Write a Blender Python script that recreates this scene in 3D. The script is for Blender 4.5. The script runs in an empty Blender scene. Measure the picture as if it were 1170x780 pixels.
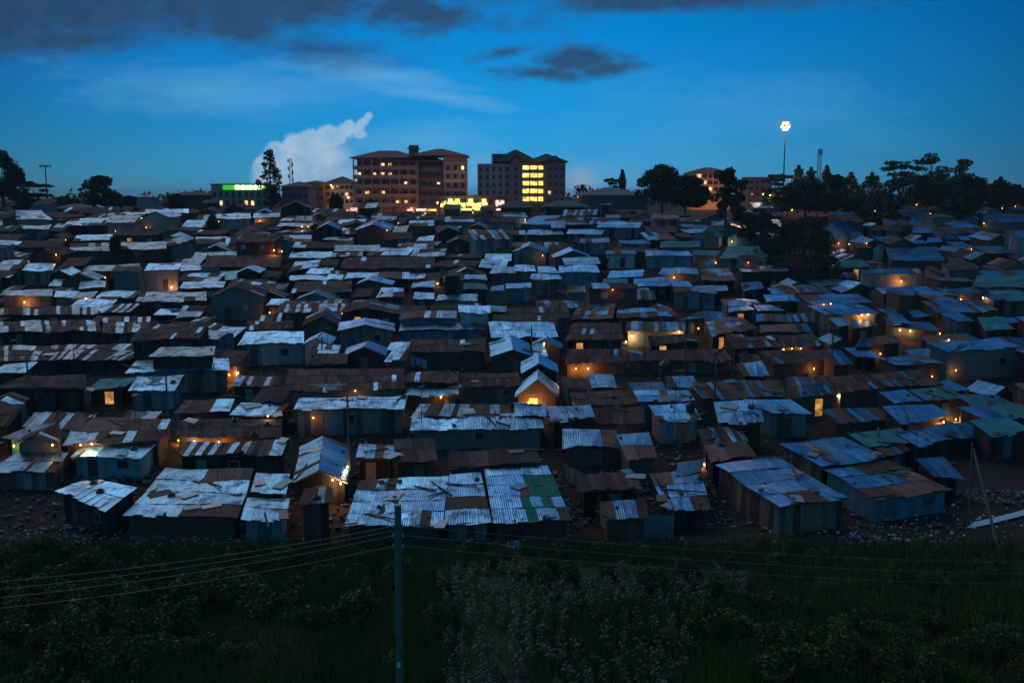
import bpy, math, random
from mathutils import Vector, Matrix, noise
random.seed(7)
SC = bpy.context.scene
COL = SC.collection
R = math.radians
F = 1137.5; PITCH = R(8.4); CAMZ = 24.6
cp, sp = math.cos(PITCH), math.sin(PITCH)

# ---------------------------------------------------------------- ground profile (height against distance up the hill)
PROF = [(-60,0.0),(60,0.0),(72,0.2),(85,1.0),(100,2.3),(130,4.8),(170,8.2),(200,11.9),(230,15.6),(258,18.6),(300,19.2),(400,18.8),(600,16.5),(1500,11.5),(4000,6)]
def H(y):
    if y <= PROF[0][0]: return PROF[0][1]
    for (a, za), (b, zb) in zip(PROF, PROF[1:]):
        if y <= b:
            return za+(zb-za)*(y-a)/(b-a)
    return PROF[-1][1]
def slope(px, py):
    a, b = (px-585)/F, (390-py)/F
    dy = cp + b*sp; dz = -sp + b*cp
    return a/dy, dz/dy
def at(px, py, h=0.0):                      # where the sight line of a pixel meets the ground raised by h
    sx, sz = slope(px, py)
    lo = 30.0
    y = lo
    while y < 3000:
        if CAMZ + y*sz - H(y) - h <= 0: break
        y += 1.0 if y < 320 else 10
    a, b = y-10 if y > 320 else y-1.0, y
    for _ in range(24):
        m = (a+b)/2
        if CAMZ + m*sz - H(m) - h <= 0: b = m
        else: a = m
    return Vector((b*sx, b, CAMZ + b*sz))
def atY(px, py, Y):
    sx, sz = slope(px, py)
    return Vector((Y*sx, Y, CAMZ+Y*sz))
def proj(v):
    x, y, z = v[0], v[1], v[2]-CAMZ
    d = y*cp - z*sp; u = y*sp + z*cp
    return (585+F*x/d, 390-F*u/d)
def mpp(Y): return Y/F                      # metres per pixel at distance Y

# ---------------------------------------------------------------- mesh collector
class MB:
    def __init__(s): s.v=[]; s.f=[]; s.c=[]; s.uv=[]; s.sm=False
    def quad(s, p, col=(.5,.5,.5,0), uv=None):
        n=len(s.v); s.v += [tuple(q) for q in p]; s.f.append(tuple(range(n,n+len(p)))); s.c.append(col)
        if uv is None:
            a=Vector(p[0]); e=(Vector(p[1])-a); l=e.length or 1; e/=l
            nrm=e.cross(Vector(p[-1])-a)
            g=nrm.cross(e); g = g.normalized() if g.length>1e-9 else Vector((0,0,1))
            uv=[((Vector(q)-a).dot(e),(Vector(q)-a).dot(g)) for q in p]
        s.uv.append(uv)
    def hexa(s, b, t, col=(.5,.5,.5,0)):        # b, t: four bottom and four top corners, counter-clockwise from above
        s.quad([b[3],b[2],b[1],b[0]],col); s.quad(t,col)
        for i in range(4):
            j=(i+1)%4; s.quad([b[i],b[j],t[j],t[i]],col)
    def box(s, c, size, col=(.5,.5,.5,0), rz=0, ax=None):
        c=Vector(c); hx,hy,hz=[q/2 for q in size]
        if ax is None:
            X=Vector((math.cos(rz),math.sin(rz),0)); Y=Vector((-math.sin(rz),math.cos(rz),0)); Z=Vector((0,0,1))
        else: X,Y,Z=ax
        P=lambda i,j,k: c+X*hx*i+Y*hy*j+Z*hz*k
        s.hexa([P(-1,-1,-1),P(1,-1,-1),P(1,1,-1),P(-1,1,-1)],[P(-1,-1,1),P(1,-1,1),P(1,1,1),P(-1,1,1)],col)
    def tube(s, a, b, ra, rb=None, n=8, col=(.5,.5,.5,0), cap=True):
        a=Vector(a); b=Vector(b); rb = ra if rb is None else rb
        d=(b-a); L=d.length
        if L<1e-6: return
        d/=L; u=d.orthogonal().normalized(); w=d.cross(u)
        A=[a+(u*math.cos(t)+w*math.sin(t))*ra for t in [2*math.pi*i/n for i in range(n)]]
        B=[b+(u*math.cos(t)+w*math.sin(t))*rb for t in [2*math.pi*i/n for i in range(n)]]
        for i in range(n):
            j=(i+1)%n; s.quad([A[i],A[j],B[j],B[i]],col)
        if cap: s.quad(A[::-1],col); s.quad(B,col)
    def ball(s, c, r, n=8, m=5, col=(.5,.5,.5,0), jit=0, rng=random):
        c=Vector(c); r = Vector((r,r,r)) if not hasattr(r,'__len__') else Vector(r)
        rows=[]
        for i in range(m+1):
            th=math.pi*i/m; row=[]
            for k in range(n):
                ph=2*math.pi*k/n; q=1+rng.uniform(-jit,jit)
                row.append(c+Vector((r.x*math.sin(th)*math.cos(ph),r.y*math.sin(th)*math.sin(ph),r.z*math.cos(th)))*q)
            rows.append(row)
        rows[0]=[c+Vector((0,0,r.z))]*n; rows[m]=[c-Vector((0,0,r.z))]*n
        for i in range(m):
            for k in range(n):
                l=(k+1)%n
                p=[rows[i][k],rows[i+1][k],rows[i+1][l],rows[i][l]]
                if i==0: p=[p[0],p[1],p[2]]
                elif i==m-1: p=[p[0],p[1],p[3]]
                s.quad(p,col)
    def mesh(s, name, m, origin=(0,0,0), smooth=False):
        me=bpy.data.meshes.new(name); o=Vector(origin)
        me.from_pydata([tuple(Vector(q)-o) for q in s.v],[],s.f)
        ca=me.color_attributes.new('col','FLOAT_COLOR','CORNER')
        ul=me.uv_layers.new(name='UVMap')
        cc=[];uu=[]
        for f,c,uv in zip(s.f,s.c,s.uv):
            for k in range(len(f)):
                cc += list(c); uu += [uv[k][0],uv[k][1]]
        ca.data.foreach_set('color',cc); ul.data.foreach_set('uv',uu)
        me.materials.append(m)
        if smooth: me.polygons.foreach_set('use_smooth',[True]*len(me.polygons))
        me.update()
        return me
    def build(s, name, m, parent=None, origin=None, smooth=False):
        if not s.f: return None
        if parent is not None: origin=parent.matrix_basis.translation if parent.parent is None else (parent.parent.location+parent.location)
        if origin is None:
            xs=[q[0] for q in s.v]; ys=[q[1] for q in s.v]; zs=[q[2] for q in s.v]
            origin=((min(xs)+max(xs))/2,(min(ys)+max(ys))/2,min(zs))
        me=s.mesh(name,m,origin,smooth)
        o=bpy.data.objects.new(name,me); COL.objects.link(o)
        if parent is not None: o.parent=parent
        else: o.location=origin
        return o
def empty(name, loc, label=None, cat=None, group=None):
    o=bpy.data.objects.new(name,None); COL.objects.link(o); o.location=loc; o.empty_display_size=.3
    if label: o['label']=label
    if cat: o['category']=cat
    if group: o['group']=group
    return o
def tag(o,label,cat,group=None,kind=None):
    o['label']=label; o['category']=cat
    if group: o['group']=group
    if kind: o['kind']=kind
    return o
def structure(o, label=None):
    o['kind']='structure'
    if label: o['label']=label
    return o

# ---------------------------------------------------------------- materials
def nt(name):
    m=bpy.data.materials.new(name); m.use_nodes=True; t=m.node_tree; t.nodes.clear()
    out=t.nodes.new('ShaderNodeOutputMaterial'); b=t.nodes.new('ShaderNodeBsdfPrincipled'); t.links.new(b.outputs[0],out.inputs[0])
    return m,t,b
def N(t,typ,**kw):
    n=t.nodes.new(typ)
    for k,v in kw.items():
        if k in n.inputs: n.inputs[k].default_value=v
        else: setattr(n,k,v)
    return n
def mth(t,op,a,b=None,c=None,clamp=False):
    n=t.nodes.new('ShaderNodeMath'); n.operation=op; n.use_clamp=clamp
    for i,x in enumerate((a,b,c)):
        if x is None: continue
        if isinstance(x,(int,float)): n.inputs[i].default_value=x
        else: t.links.new(x,n.inputs[i])
    return n.outputs[0]
def ramp(t,fac,stops):
    n=t.nodes.new('ShaderNodeValToRGB'); e=n.color_ramp.elements
    while len(e)<len(stops): e.new(.5)
    for q,(p,c) in zip(e,stops): q.position=p; q.color=c if len(c)==4 else (*c,1)
    t.links.new(fac,n.inputs[0]); return n.outputs[0]
def mixc(t,fac,a,b,mode='MIX'):
    n=t.nodes.new('ShaderNodeMix'); n.data_type='RGBA'; n.blend_type=mode
    for k,x in ((0,fac),(6,a),(7,b)):
        if isinstance(x,(int,float)): n.inputs[k].default_value=x
        elif isinstance(x,tuple): n.inputs[k].default_value=x if len(x)==4 else (*x,1)
        else: t.links.new(x,n.inputs[k])
    return n.outputs[2]
def noisetex(t,vec,scale,detail=4,rough=.6):
    n=t.nodes.new('ShaderNodeTexNoise'); n.inputs['Scale'].default_value=scale; n.inputs['Detail'].default_value=detail; n.inputs['Roughness'].default_value=rough
    if vec is not None: t.links.new(vec,n.inputs['Vector'])
    return n.outputs[0]
def vmul(t,vec,v):
    n=t.nodes.new('ShaderNodeVectorMath'); n.operation='MULTIPLY'; t.links.new(vec,n.inputs[0]); n.inputs[1].default_value=v; return n.outputs[0]
def geo_pos(t):
    return t.nodes.new('ShaderNodeNewGeometry').outputs['Position']

def mat_roof():
    m,t,b=nt('corrugated_roof')
    a=N(t,'ShaderNodeAttribute',attribute_name='col'); uv=N(t,'ShaderNodeUVMap',uv_map='UVMap').outputs[0]; pos=geo_pos(t)
    n1=noisetex(t,pos,.9,6,.65)
    ad=t.nodes.new('ShaderNodeVectorMath'); ad.operation='ADD'; t.links.new(vmul(t,uv,(3.2,.25,1)),ad.inputs[0]); t.links.new(vmul(t,pos,(.3,.3,0)),ad.inputs[1])
    n2=noisetex(t,ad.outputs[0],1.6,5,.7)
    fs=noisetex(t,vmul(t,uv,(9.,.22,1)),1.0,4,.7); lft=mth(t,'MULTIPLY',mth(t,'SUBTRACT',fs,.5),2.4)
    v=mth(t,'MULTIPLY',mth(t,'MULTIPLY_ADD',n2,1.5,.25),mth(t,'MAXIMUM',mth(t,'ADD',1.0,lft),.15))
    base=mixc(t,1.0,a.outputs['Color'],v,'MULTIPLY')
    # rust blooms and drips
    rm=mth(t,'MULTIPLY',mth(t,'SUBTRACT',mth(t,'ADD',mth(t,'MULTIPLY',n1,.7),mth(t,'MULTIPLY',n2,.5)),.60),5,clamp=True)
    base=mixc(t,mth(t,'MULTIPLY',rm,.75),base,(.075,.042,.028))
    t.links.new(base,b.inputs['Base Color'])
    t.links.new(mth(t,'MULTIPLY',mth(t,'MULTIPLY',a.outputs['Alpha'],.95),mth(t,'SUBTRACT',1,mth(t,'MULTIPLY',rm,.8))),b.inputs['Metallic'])
    t.links.new(mth(t,'ADD',mth(t,'MULTIPLY',n1,.30),mth(t,'ADD',mth(t,'SUBTRACT',.72,mth(t,'MULTIPLY',a.outputs['Alpha'],.52)),mth(t,'MULTIPLY',rm,.45)),clamp=True),b.inputs['Roughness']); t.links.new(mth(t,'MULTIPLY_ADD',a.outputs['Alpha'],.4,.12),b.inputs['Specular IOR Level'])
    sx=t.nodes.new('ShaderNodeSeparateXYZ'); t.links.new(uv,sx.inputs[0])
    w=mth(t,'SINE',mth(t,'MULTIPLY',sx.outputs[0],2*math.pi/.152))
    h=mth(t,'ADD',mth(t,'MULTIPLY',w,.5),mth(t,'MULTIPLY',noisetex(t,pos,1.3,3),2.2))
    bp=N(t,'ShaderNodeBump',Strength=.34,Distance=.03); t.links.new(h,bp.inputs['Height']); t.links.new(bp.outputs[0],b.inputs['Normal'])
    return m
def mat_wall():
    m,t,b=nt('shack_wall_cladding')
    a=N(t,'ShaderNodeAttribute',attribute_name='col'); uv=N(t,'ShaderNodeUVMap',uv_map='UVMap').outputs[0]; pos=geo_pos(t)
    sx=t.nodes.new('ShaderNodeSeparateXYZ'); t.links.new(uv,sx.inputs[0])
    wn=N(t,'ShaderNodeTexWhiteNoise',noise_dimensions='2D')
    cb=t.nodes.new('ShaderNodeCombineXYZ'); t.links.new(mth(t,'FLOOR',mth(t,'DIVIDE',sx.outputs[0],.62)),cb.inputs[0])
    sp_=t.nodes.new('ShaderNodeSeparateXYZ'); t.links.new(pos,sp_.inputs[0]); t.links.new(mth(t,'FLOOR',mth(t,'DIVIDE',sp_.outputs[1],9.)),cb.inputs[1])
    t.links.new(cb.outputs[0],wn.inputs['Vector'])
    str_=mth(t,'MULTIPLY_ADD',wn.outputs[0],.9,.5)
    pal=t.nodes.new('ShaderNodeValToRGB'); pal.color_ramp.interpolation='CONSTANT'; e=pal.color_ramp.elements
    for q in range(5): e.new(.5)
    for q,(pp_,cc_) in zip(e,((0,(.95,.95,.95,1)),(.36,(.50,.34,.27,1)),(.5,(.55,.85,.95,1)),(.62,(1.35,1.25,1.15,1)),(.74,(.30,.25,.23,1)),(.84,(.9,.6,.45,1)),(.92,(.75,1.0,1.05,1)))): q.position=pp_; q.color=cc_
    t.links.new(wn.outputs[0],pal.inputs[0])
    str2=mixc(t,a.outputs['Alpha'],(1,1,1,1),mixc(t,1.0,pal.outputs[0],mth(t,'MULTIPLY_ADD',mth(t,'FRACT',mth(t,'MULTIPLY',wn.outputs[0],7.3)),.5,.75),'MULTIPLY'))
    n1=noisetex(t,pos,1.4,6,.7)
    base=mixc(t,1.0,a.outputs['Color'],str2,'MULTIPLY')
    base=mixc(t,1.0,base,mth(t,'MULTIPLY_ADD',n1,1.2,.4),'MULTIPLY')
    rm=mth(t,'MULTIPLY',mth(t,'SUBTRACT',noisetex(t,vmul(t,pos,(1,1,.35)),1.0,6,.7),.55),6,clamp=True)
    base=mixc(t,mth(t,'MULTIPLY',rm,.55),base,(.06,.035,.022))
    t.links.new(base,b.inputs['Base Color']); b.inputs['Roughness'].default_value=.8; b.inputs['Specular IOR Level'].default_value=.2
    w=mth(t,'SINE',mth(t,'MULTIPLY',sx.outputs[0],2*math.pi/.152))
    bp=N(t,'ShaderNodeBump',Strength=.4,Distance=.03); t.links.new(mth(t,'ADD',w,mth(t,'MULTIPLY',n1,2)),bp.inputs['Height']); t.links.new(bp.outputs[0],b.inputs['Normal'])
    return m
def mat_col(name,rough=.7,metal=0,var=.5,scale=3,bump=.2):
    m,t,b=nt(name); a=N(t,'ShaderNodeAttribute',attribute_name='col'); pos=geo_pos(t)
    n1=noisetex(t,pos,scale,5,.65)
    t.links.new(mixc(t,1.0,a.outputs['Color'],mth(t,'MULTIPLY_ADD',n1,var*2,1-var),'MULTIPLY'),b.inputs['Base Color'])
    b.inputs['Roughness'].default_value=rough; b.inputs['Metallic'].default_value=metal
    bp=N(t,'ShaderNodeBump',Strength=bump,Distance=.05); t.links.new(n1,bp.inputs['Height']); t.links.new(bp.outputs[0],b.inputs['Normal'])
    return m
def mat_leaf(name,ca,cb,scale=1.1):
    m,t,b=nt(name); a=N(t,'ShaderNodeAttribute',attribute_name='col'); pos=geo_pos(t)
    n1=noisetex(t,pos,scale,3)
    c=mixc(t,n1,ca,cb); c=mixc(t,1.0,c,a.outputs['Color'],'MULTIPLY')
    t.links.new(c,b.inputs['Base Color']); b.inputs['Roughness'].default_value=.6
    b.inputs['Specular IOR Level'].default_value=.12
    return m
def mat_emit(name,col,strength,var=0):
    m,t,b=nt(name); b.inputs['Base Color'].default_value=(*col,1); b.inputs['Emission Color'].default_value=(*col,1); b.inputs['Emission Strength'].default_value=strength
    b.inputs['Roughness'].default_value=.5
    if var:
        n=noisetex(t,geo_pos(t),var,3,.7)
        t.links.new(mth(t,'MULTIPLY',mth(t,'POWER',mth(t,'MULTIPLY',n,1.7),3.0),strength),b.inputs['Emission Strength'])
    return m
def mat_ground():
    m,t,b=nt('ground_soil_and_grass'); pos=geo_pos(t); s=t.nodes.new('ShaderNodeSeparateXYZ'); t.links.new(pos,s.inputs[0])
    n1=noisetex(t,pos,.12,6,.6); n2=noisetex(t,pos,1.7,6,.7); n3=noisetex(t,pos,9,4,.7)
    soil=mixc(t,n2,(.020,.011,.009),(.085,.05,.037)); grass=mixc(t,n2,(.012,.024,.006),(.05,.075,.02))
    soil=mixc(t,mth(t,'MULTIPLY',mth(t,'SUBTRACT',n3,.52),5,clamp=True),soil,(.09,.065,.05))
    # grass below the settlement, trodden soil between the shacks
    edge=mth(t,'ADD',s.outputs[1],mth(t,'MULTIPLY',mth(t,'SUBTRACT',n1,.5),14))
    g=mth(t,'SUBTRACT',1,mth(t,'MULTIPLY',mth(t,'SUBTRACT',edge,65.5),.5,clamp=True))
    g=mth(t,'MULTIPLY',g,mth(t,'MULTIPLY',mth(t,'SUBTRACT',n1,.40),9,clamp=True))
    fx=mth(t,'DIVIDE',mth(t,'ADD',s.outputs[0],11.5),8.5); fy=mth(t,'DIVIDE',mth(t,'SUBTRACT',s.outputs[1],52.5),4.5)
    fd=mth(t,'ADD',mth(t,'ADD',mth(t,'MULTIPLY',fx,fx),mth(t,'MULTIPLY',fy,fy)),mth(t,'MULTIPLY',mth(t,'SUBTRACT',n2,.5),1.6))
    fm=mth(t,'MULTIPLY',mth(t,'SUBTRACT',1.1,fd),4,clamp=True)
    t.links.new(mixc(t,mth(t,'MULTIPLY',fm,.75),mixc(t,g,soil,grass),mixc(t,n3,(.03,.012,.010),(.12,.05,.04))),b.inputs['Base Color']); b.inputs['Roughness'].default_value=1; b.inputs['Specular IOR Level'].default_value=.05
    bp=N(t,'ShaderNodeBump',Strength=.8,Distance=.15); t.links.new(mth(t,'ADD',n2,mth(t,'MULTIPLY',n3,.4)),bp.inputs['Height']); t.links.new(bp.outputs[0],b.inputs['Normal'])
    return m
M=dict(roof=mat_roof(),wall=mat_wall(),paint=mat_col('painted_surface'),masonry=mat_col('plaster_and_brick',.85,0,.35,1.2,.3),
  metal=mat_col('weathered_metal',.45,.6,.4),wood=mat_col('weathered_timber',.85,0,.6,5,.4),cloth=mat_col('cloth',.95,0,.3,4,.3),
  skin=mat_col('skin',.6,0,.1),plastic=mat_col('tank_plastic',.4,0,.2),bark=mat_col('bark',.9,0,.6,2,.6),
  rubble=mat_col('rubble_and_litter',.9,0,.6,6,.5),
  tleaf=mat_leaf('tree_foliage',(.018,.028,.012),(.05,.07,.025),.5),bleaf=mat_leaf('bush_foliage',(.026,.045,.010),(.14,.13,.03),.5),
  crop=mat_leaf('crop_foliage',(.03,.055,.03),(.10,.14,.08),2.),grass=mat_leaf('grass_blades',(.035,.055,.010),(.20,.165,.045),.25),
  glass=mat_col('dark_window_glass',.12,0,.2),ground=mat_ground(),
  warm=mat_emit('warm_door_glow',(1,.42,.10),.55,1.5),warmw=mat_emit('lit_window_warm',(1,.55,.24),1.5,1.2),yellow=mat_emit('lit_stairwell_yellow',(1,.72,.16),2.0,.5),
  bulb=mat_emit('bulb_glow',(1,.47,.12),4),lamp=mat_emit('floodlight_glow',(1,.56,.38),1.35),green=mat_emit('backlit_sign_green',(.12,.8,.05),.45),signw=mat_emit('backlit_sign_pale',(.80,1,.50),3.2),
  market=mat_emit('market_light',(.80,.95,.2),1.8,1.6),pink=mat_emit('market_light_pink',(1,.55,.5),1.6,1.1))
# ---------------------------------------------------------------- colours
def rnd(a,b,r): return r.uniform(a,b)
def sheet(style,r,colkey):
    def steel(lo=.30,hi=.50):
        v=rnd(lo,hi,r); return (v*.30,v*.80,v*1.20,1)
    def rust(lo=.6,hi=1.5):
        v=rnd(lo,hi,r); return (.105*v,.052*v,.038*v,.06)
    q=r.random()
    if style=='steel': return rust(1,2.4) if q<.10 else ((.24,.58,.80,1) if q>.96 else steel())
    if style=='bright': return steel(.46,.66)
    if style=='grey': return rust() if q<.2 else steel(.12,.27)
    if style=='mix': return steel(.2,.52) if q<.42 else rust(.6,2.8)
    if style=='rust': return steel(.3,.5) if q>.97 else rust()
    if style=='stripe':
        k=colkey.random(); 
        if q>.93: return steel(.28,.42)
        return steel(.10,.30) if k<.36 else rust(.6,1.9)
    if style=='teal':
        v=rnd(.75,1.2,r); return (.04*v,.20*v,.22*v,.3)
    return steel()
WALL={'mud':(.12,.075,.052,0),'tin':(.22,.22,.23,1),'blue':(.10,.22,.30,.45),'cyan':(.10,.33,.36,.3),'pink':(.52,.25,.24,.25),'wood':(.085,.055,.04,1),
 'dark':(.045,.036,.034,1),'white':(.48,.44,.42,.3),'green':(.035,.13,.085,.3),'brick':(.20,.065,.045,0),'beige':(.34,.24,.16,0),'block':(.17,.17,.16,0),'greypink':(.28,.19,.19,.5),'planks':(.20,.13,.09,1)}
RW={'steel':'blue-grey tin','bright':'bright silvery tin','grey':'dull grey tin','mix':'patchwork rust-and-tin','rust':'rusty brown','stripe':'streaky rusted','teal':'teal','patch':'green-patched tin'}
WW={'mud':'mud','tin':'grey tin','blue':'blue','cyan':'turquoise','pink':'pink','wood':'timber','dark':'dark','white':'pale','green':'green','brick':'red brick','beige':'beige','block':'grey block','greypink':'dusky pink','planks':'plank'}

def patch(mb, FL, FR, BR, BL, style, r, green=None, sw=.8, sl=2.3, jag=.38):
    W=((FR-FL).length+(BR-BL).length)/2; L=((BL-FL).length+(BR-FR).length)/2
    if style in('stripe','rust'): sw*=.62
    n=max(1,round(W/sw)); k=max(1,round(L/sl))
    nrm=(FR-FL).cross(BL-FL)
    nrm = nrm.normalized() if nrm.length>1e-6 else Vector((0,0,1))
    if nrm.z<0: nrm=-nrm
    sd=r.uniform(0,50)
    def P(u,v):
        q=(FL*(1-u)+FR*u)*(1-v)+(BL*(1-u)+BR*u)*v
        return q+Vector((0,0,noise.noise(Vector((u*W*.28+sd,v*L*.4,sd)))*.24))
    s0=random.Random(r.random())
    tone=[r.uniform(.9,1.12) for _ in range(k)]; last=None
    for j in range(k):
        off=r.uniform(-.15,.15)/n
        for i in range(n):
            u0=i/n+ (off if i else 0); u1=(i+1)/n+(off if i<n-1 else 0)
            v0=j/k-(.05/L if j else r.uniform(0,jag)/L); v1=min(1,(j+1)/k+.06/L)
            ck=random.Random(int(s0.__hash__()%97)+i*131 if False else i*131+int(W*1000)+ (j//2)*17)
            c=sheet(style,r,ck)
            if last is not None and i and style in('steel','bright','teal','mix','grey') and r.random()<.55: c=last
            last=c
            c=(c[0]*tone[j],c[1]*tone[j],c[2]*tone[j],c[3])
            if green:
                for (a0,a1,b0,b1) in green:
                    if a0<=(i+.5)/n<=a1 and b0<=(j+.5)/k<=b1: c=(.015,.16,.10,.05)
            lf=.045+r.uniform(0,.035); lb=.012
            tw=r.uniform(-.035,.035)
            e=.018
            t=[P(u0-.03/W,v0)+nrm*(lf+tw),P(u1+.03/W,v0)+nrm*(lf-tw),P(u1+.03/W,v1)+nrm*(lb+e),P(u0-.03/W,v1)+nrm*(lb+e)]
            b=[q-nrm*e for q in t]
            mb.quad(t,c,[(u0*W,v0*L),(u1*W,v0*L),(u1*W,v1*L),(u0*W,v1*L)])
            mb.quad(b[::-1],c); 
            for a in range(4): mb.quad([b[a],b[(a+1)%4],t[(a+1)%4],t[a]],c,[(0,0)]*4)
def prism_walls(mb, bot, top, wc, side=None):
    n=len(bot)
    for i in range(n):
        j=(i+1)%n; c = side if (side and i!=0) else wc
        mb.quad([bot[i],bot[j],top[j],top[i]],c)
    mb.quad(top,wc)
def wallbox(mb, A, B, t, z0, w, h, th, out, col, proud=0.0):
    # a thin box on the wall running A->B (plan vectors), centred at fraction t
    e=(B-A); L=e.length; e=Vector((e.x,e.y,0)).normalized()
    c=A+(B-A)*t; c=Vector((c.x,c.y,z0+h/2))+out*(th/2+proud)
    mb.box(c,(w,th,h),col,ax=(e,out,Vector((0,0,1))))
SH=[]      # every shack: dict(obj, px, roof, wall, foot)
def details(root, A, B, zt, r, near, lit=None, Y=100, wallkey='mud'):
    """doors and windows on the wall from A to B (at ground height), eaves at zt"""
    e=Vector((B.x-A.x,B.y-A.y,0)); L=e.length
    if L<2.2: return
    e.normalize(); out=Vector((e.y,-e.x,0))
    z0=max(H(A.y),H(B.y))+.03; hh=zt-z0
    if hh<1.5: return
    storeys=[0] if hh<4 else [0,hh/2]
    for st in storeys:
        n=max(1,int(L/rnd(2.4,3.6,r))); 
        if Y>150: n=min(n,2)
        for i in range(n):
            t=(i+.5+r.uniform(-.15,.15))/n
            room=(hh if len(storeys)==1 else hh/2)
            if (i%2==0 and st==0) :
                d=MB(); dc=r.choice([(.05,.04,.035,0),(.04,.10,.13,0),(.10,.06,.04,0),(.03,.09,.06,0),(.2,.2,.2,0),(.25,.12,.08,0)])
                dh=min(1.9,room-.35); wallbox(d,A,B,t,z0+st,.85,dh,.05,out,dc,.004)
                if r.random()<.075 and Y>88:                      # door panel glows, standing in for lamplight inside
                    o=d.build('glow_door',M['warm'],root)
                else: o=d.build('door',M['paint'],root)
            else:
                w=MB(); wc=r.choice([(.16,.12,.09,0),(.3,.3,.28,0),(.06,.12,.15,0)])
                zz=z0+st+max(.5,room*.42); wh=min(.75,room*.33)
                wallbox(w,A,B,t,zz-.06,.95,wh+.12,.05,out,wc,.004)
                o=w.build('window',M['paint'],root)
                if near:
                    g=MB(); islit=r.random()<(.03 if lit is None else lit)
                    wallbox(g,A,B,t,zz,.8,wh,.02,out,(.02,.025,.03,0),.056)
                    g.build('pane',M['warmw'] if islit else M['glass'],o)
def register(o,px,roof,wall,foot,lm=None,label=None):
    SH.append(dict(obj=o,px=px,roof=roof,wall=wall,foot=foot,lm=lm,label=label))
def shack_quad(FL,FR,BR,BL,roof,wall,r,side=None,green=None,over=.28,lm=None,label=None,ridge=False,det=True,lit=None,into=None):
    base=(FL+FR+BR+BL)/4; Y=base.y; near=Y<135
    loc=Vector((base.x,base.y,H(base.y)))
    if into is None:
        root=empty('shack',loc); bpy_loc=loc
    rm=MB() if into is None else into[0]
    sw=.8 if Y<120 else (.85 if Y<170 else 1.3); sl=2.3 if Y<170 else 2.6
    if ridge:
        up=Vector((0,0,1)); RL=FL+(BL-FL)*.55; RR=FR+(BR-FR)*.55
        hz=(RL.z-FL.z)
        BL2=Vector((BL.x,BL.y,RL.z-max(.3,hz)*.8)); BR2=Vector((BR.x,BR.y,RR.z-max(.3,hz)*.8))
        patch(rm,FL,FR,RR,RL,roof,r,green,sw,sl); patch(rm,BR2,BL2,RL,RR,roof,r,None,sw,sl)
    else:
        patch(rm,FL,FR,BR,BL,roof,r,green,sw,sl)
    # walls, set in under the eaves
    cx=(FL+FR+BR+BL)/4
    def ins(a,b,c):   # corner a with neighbours b, c
        p=a.copy()
        for q in (b,c):
            d=(q-a); l=d.length; p+=d*(min(over,l*.2)/l)
        return p
    T=[ins(FL,FR,BL),ins(FR,FL,BR),ins(BR,FR,BL),ins(BL,BR,FL)]
    if ridge: T[2].z=min(T[2].z,BR2.z); T[3].z=min(T[3].z,BL2.z)
    T=[p-Vector((0,0,.05)) for p in T]
    Bt=[Vector((p.x,p.y,H(p.y)-.4)) for p in T]
    wm=MB() if into is None else into[1]
    wc=WALL[wall]; v=r.uniform(.8,1.2); wc=(wc[0]*v,wc[1]*v,wc[2]*v,wc[3])
    if ridge:
        G1=T[0]+(T[3]-T[0])*.5; G1.z=RL.z-.08; G2=T[1]+(T[2]-T[1])*.5; G2.z=RR.z-.08
        b1=Vector((G1.x,G1.y,H(G1.y)-.4)); b2=Vector((G2.x,G2.y,H(G2.y)-.4))
        wm.quad([Bt[0],Bt[1],T[1],T[0]],wc); wm.quad([Bt[1],b2,Bt[2],T[2],G2,T[1]],wc); wm.quad([Bt[2],Bt[3],T[3],T[2]],wc); wm.quad([Bt[3],b1,Bt[0],T[0],G1,T[3]],wc)
    else: prism_walls(wm,Bt,T,wc,WALL[side] if side else None)
    foot=[(p.x,p.y) for p in (FL,FR,BR,BL)]
    if into is not None: return None
    wm.build('wall',M['wall'],root); ro=rm.build('roof',M['roof'],root)
    if det and Y<215: details(root,Vector((T[0].x,T[0].y,0)),Vector((T[1].x,T[1].y,0)),min(T[0].z,T[1].z),r,near,lit,Y,wall)
    if near and (FR-FL).length>3:   # board under the front eave
        d=(BL-FL).normalized(); e=(FR-FL); bb=MB(); bb.box((FL+FR)/2+d*.07-Vector((0,0,.07)),(e.length*.97,.04,.11),(.09,.06,.04,0),ax=(e.normalized(),d,e.normalized().cross(d))); bb.build('eave_board',M['wood'],ro)
    c=proj(base); register(root,c,roof,wall,foot,lm,label)
    return root
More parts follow.
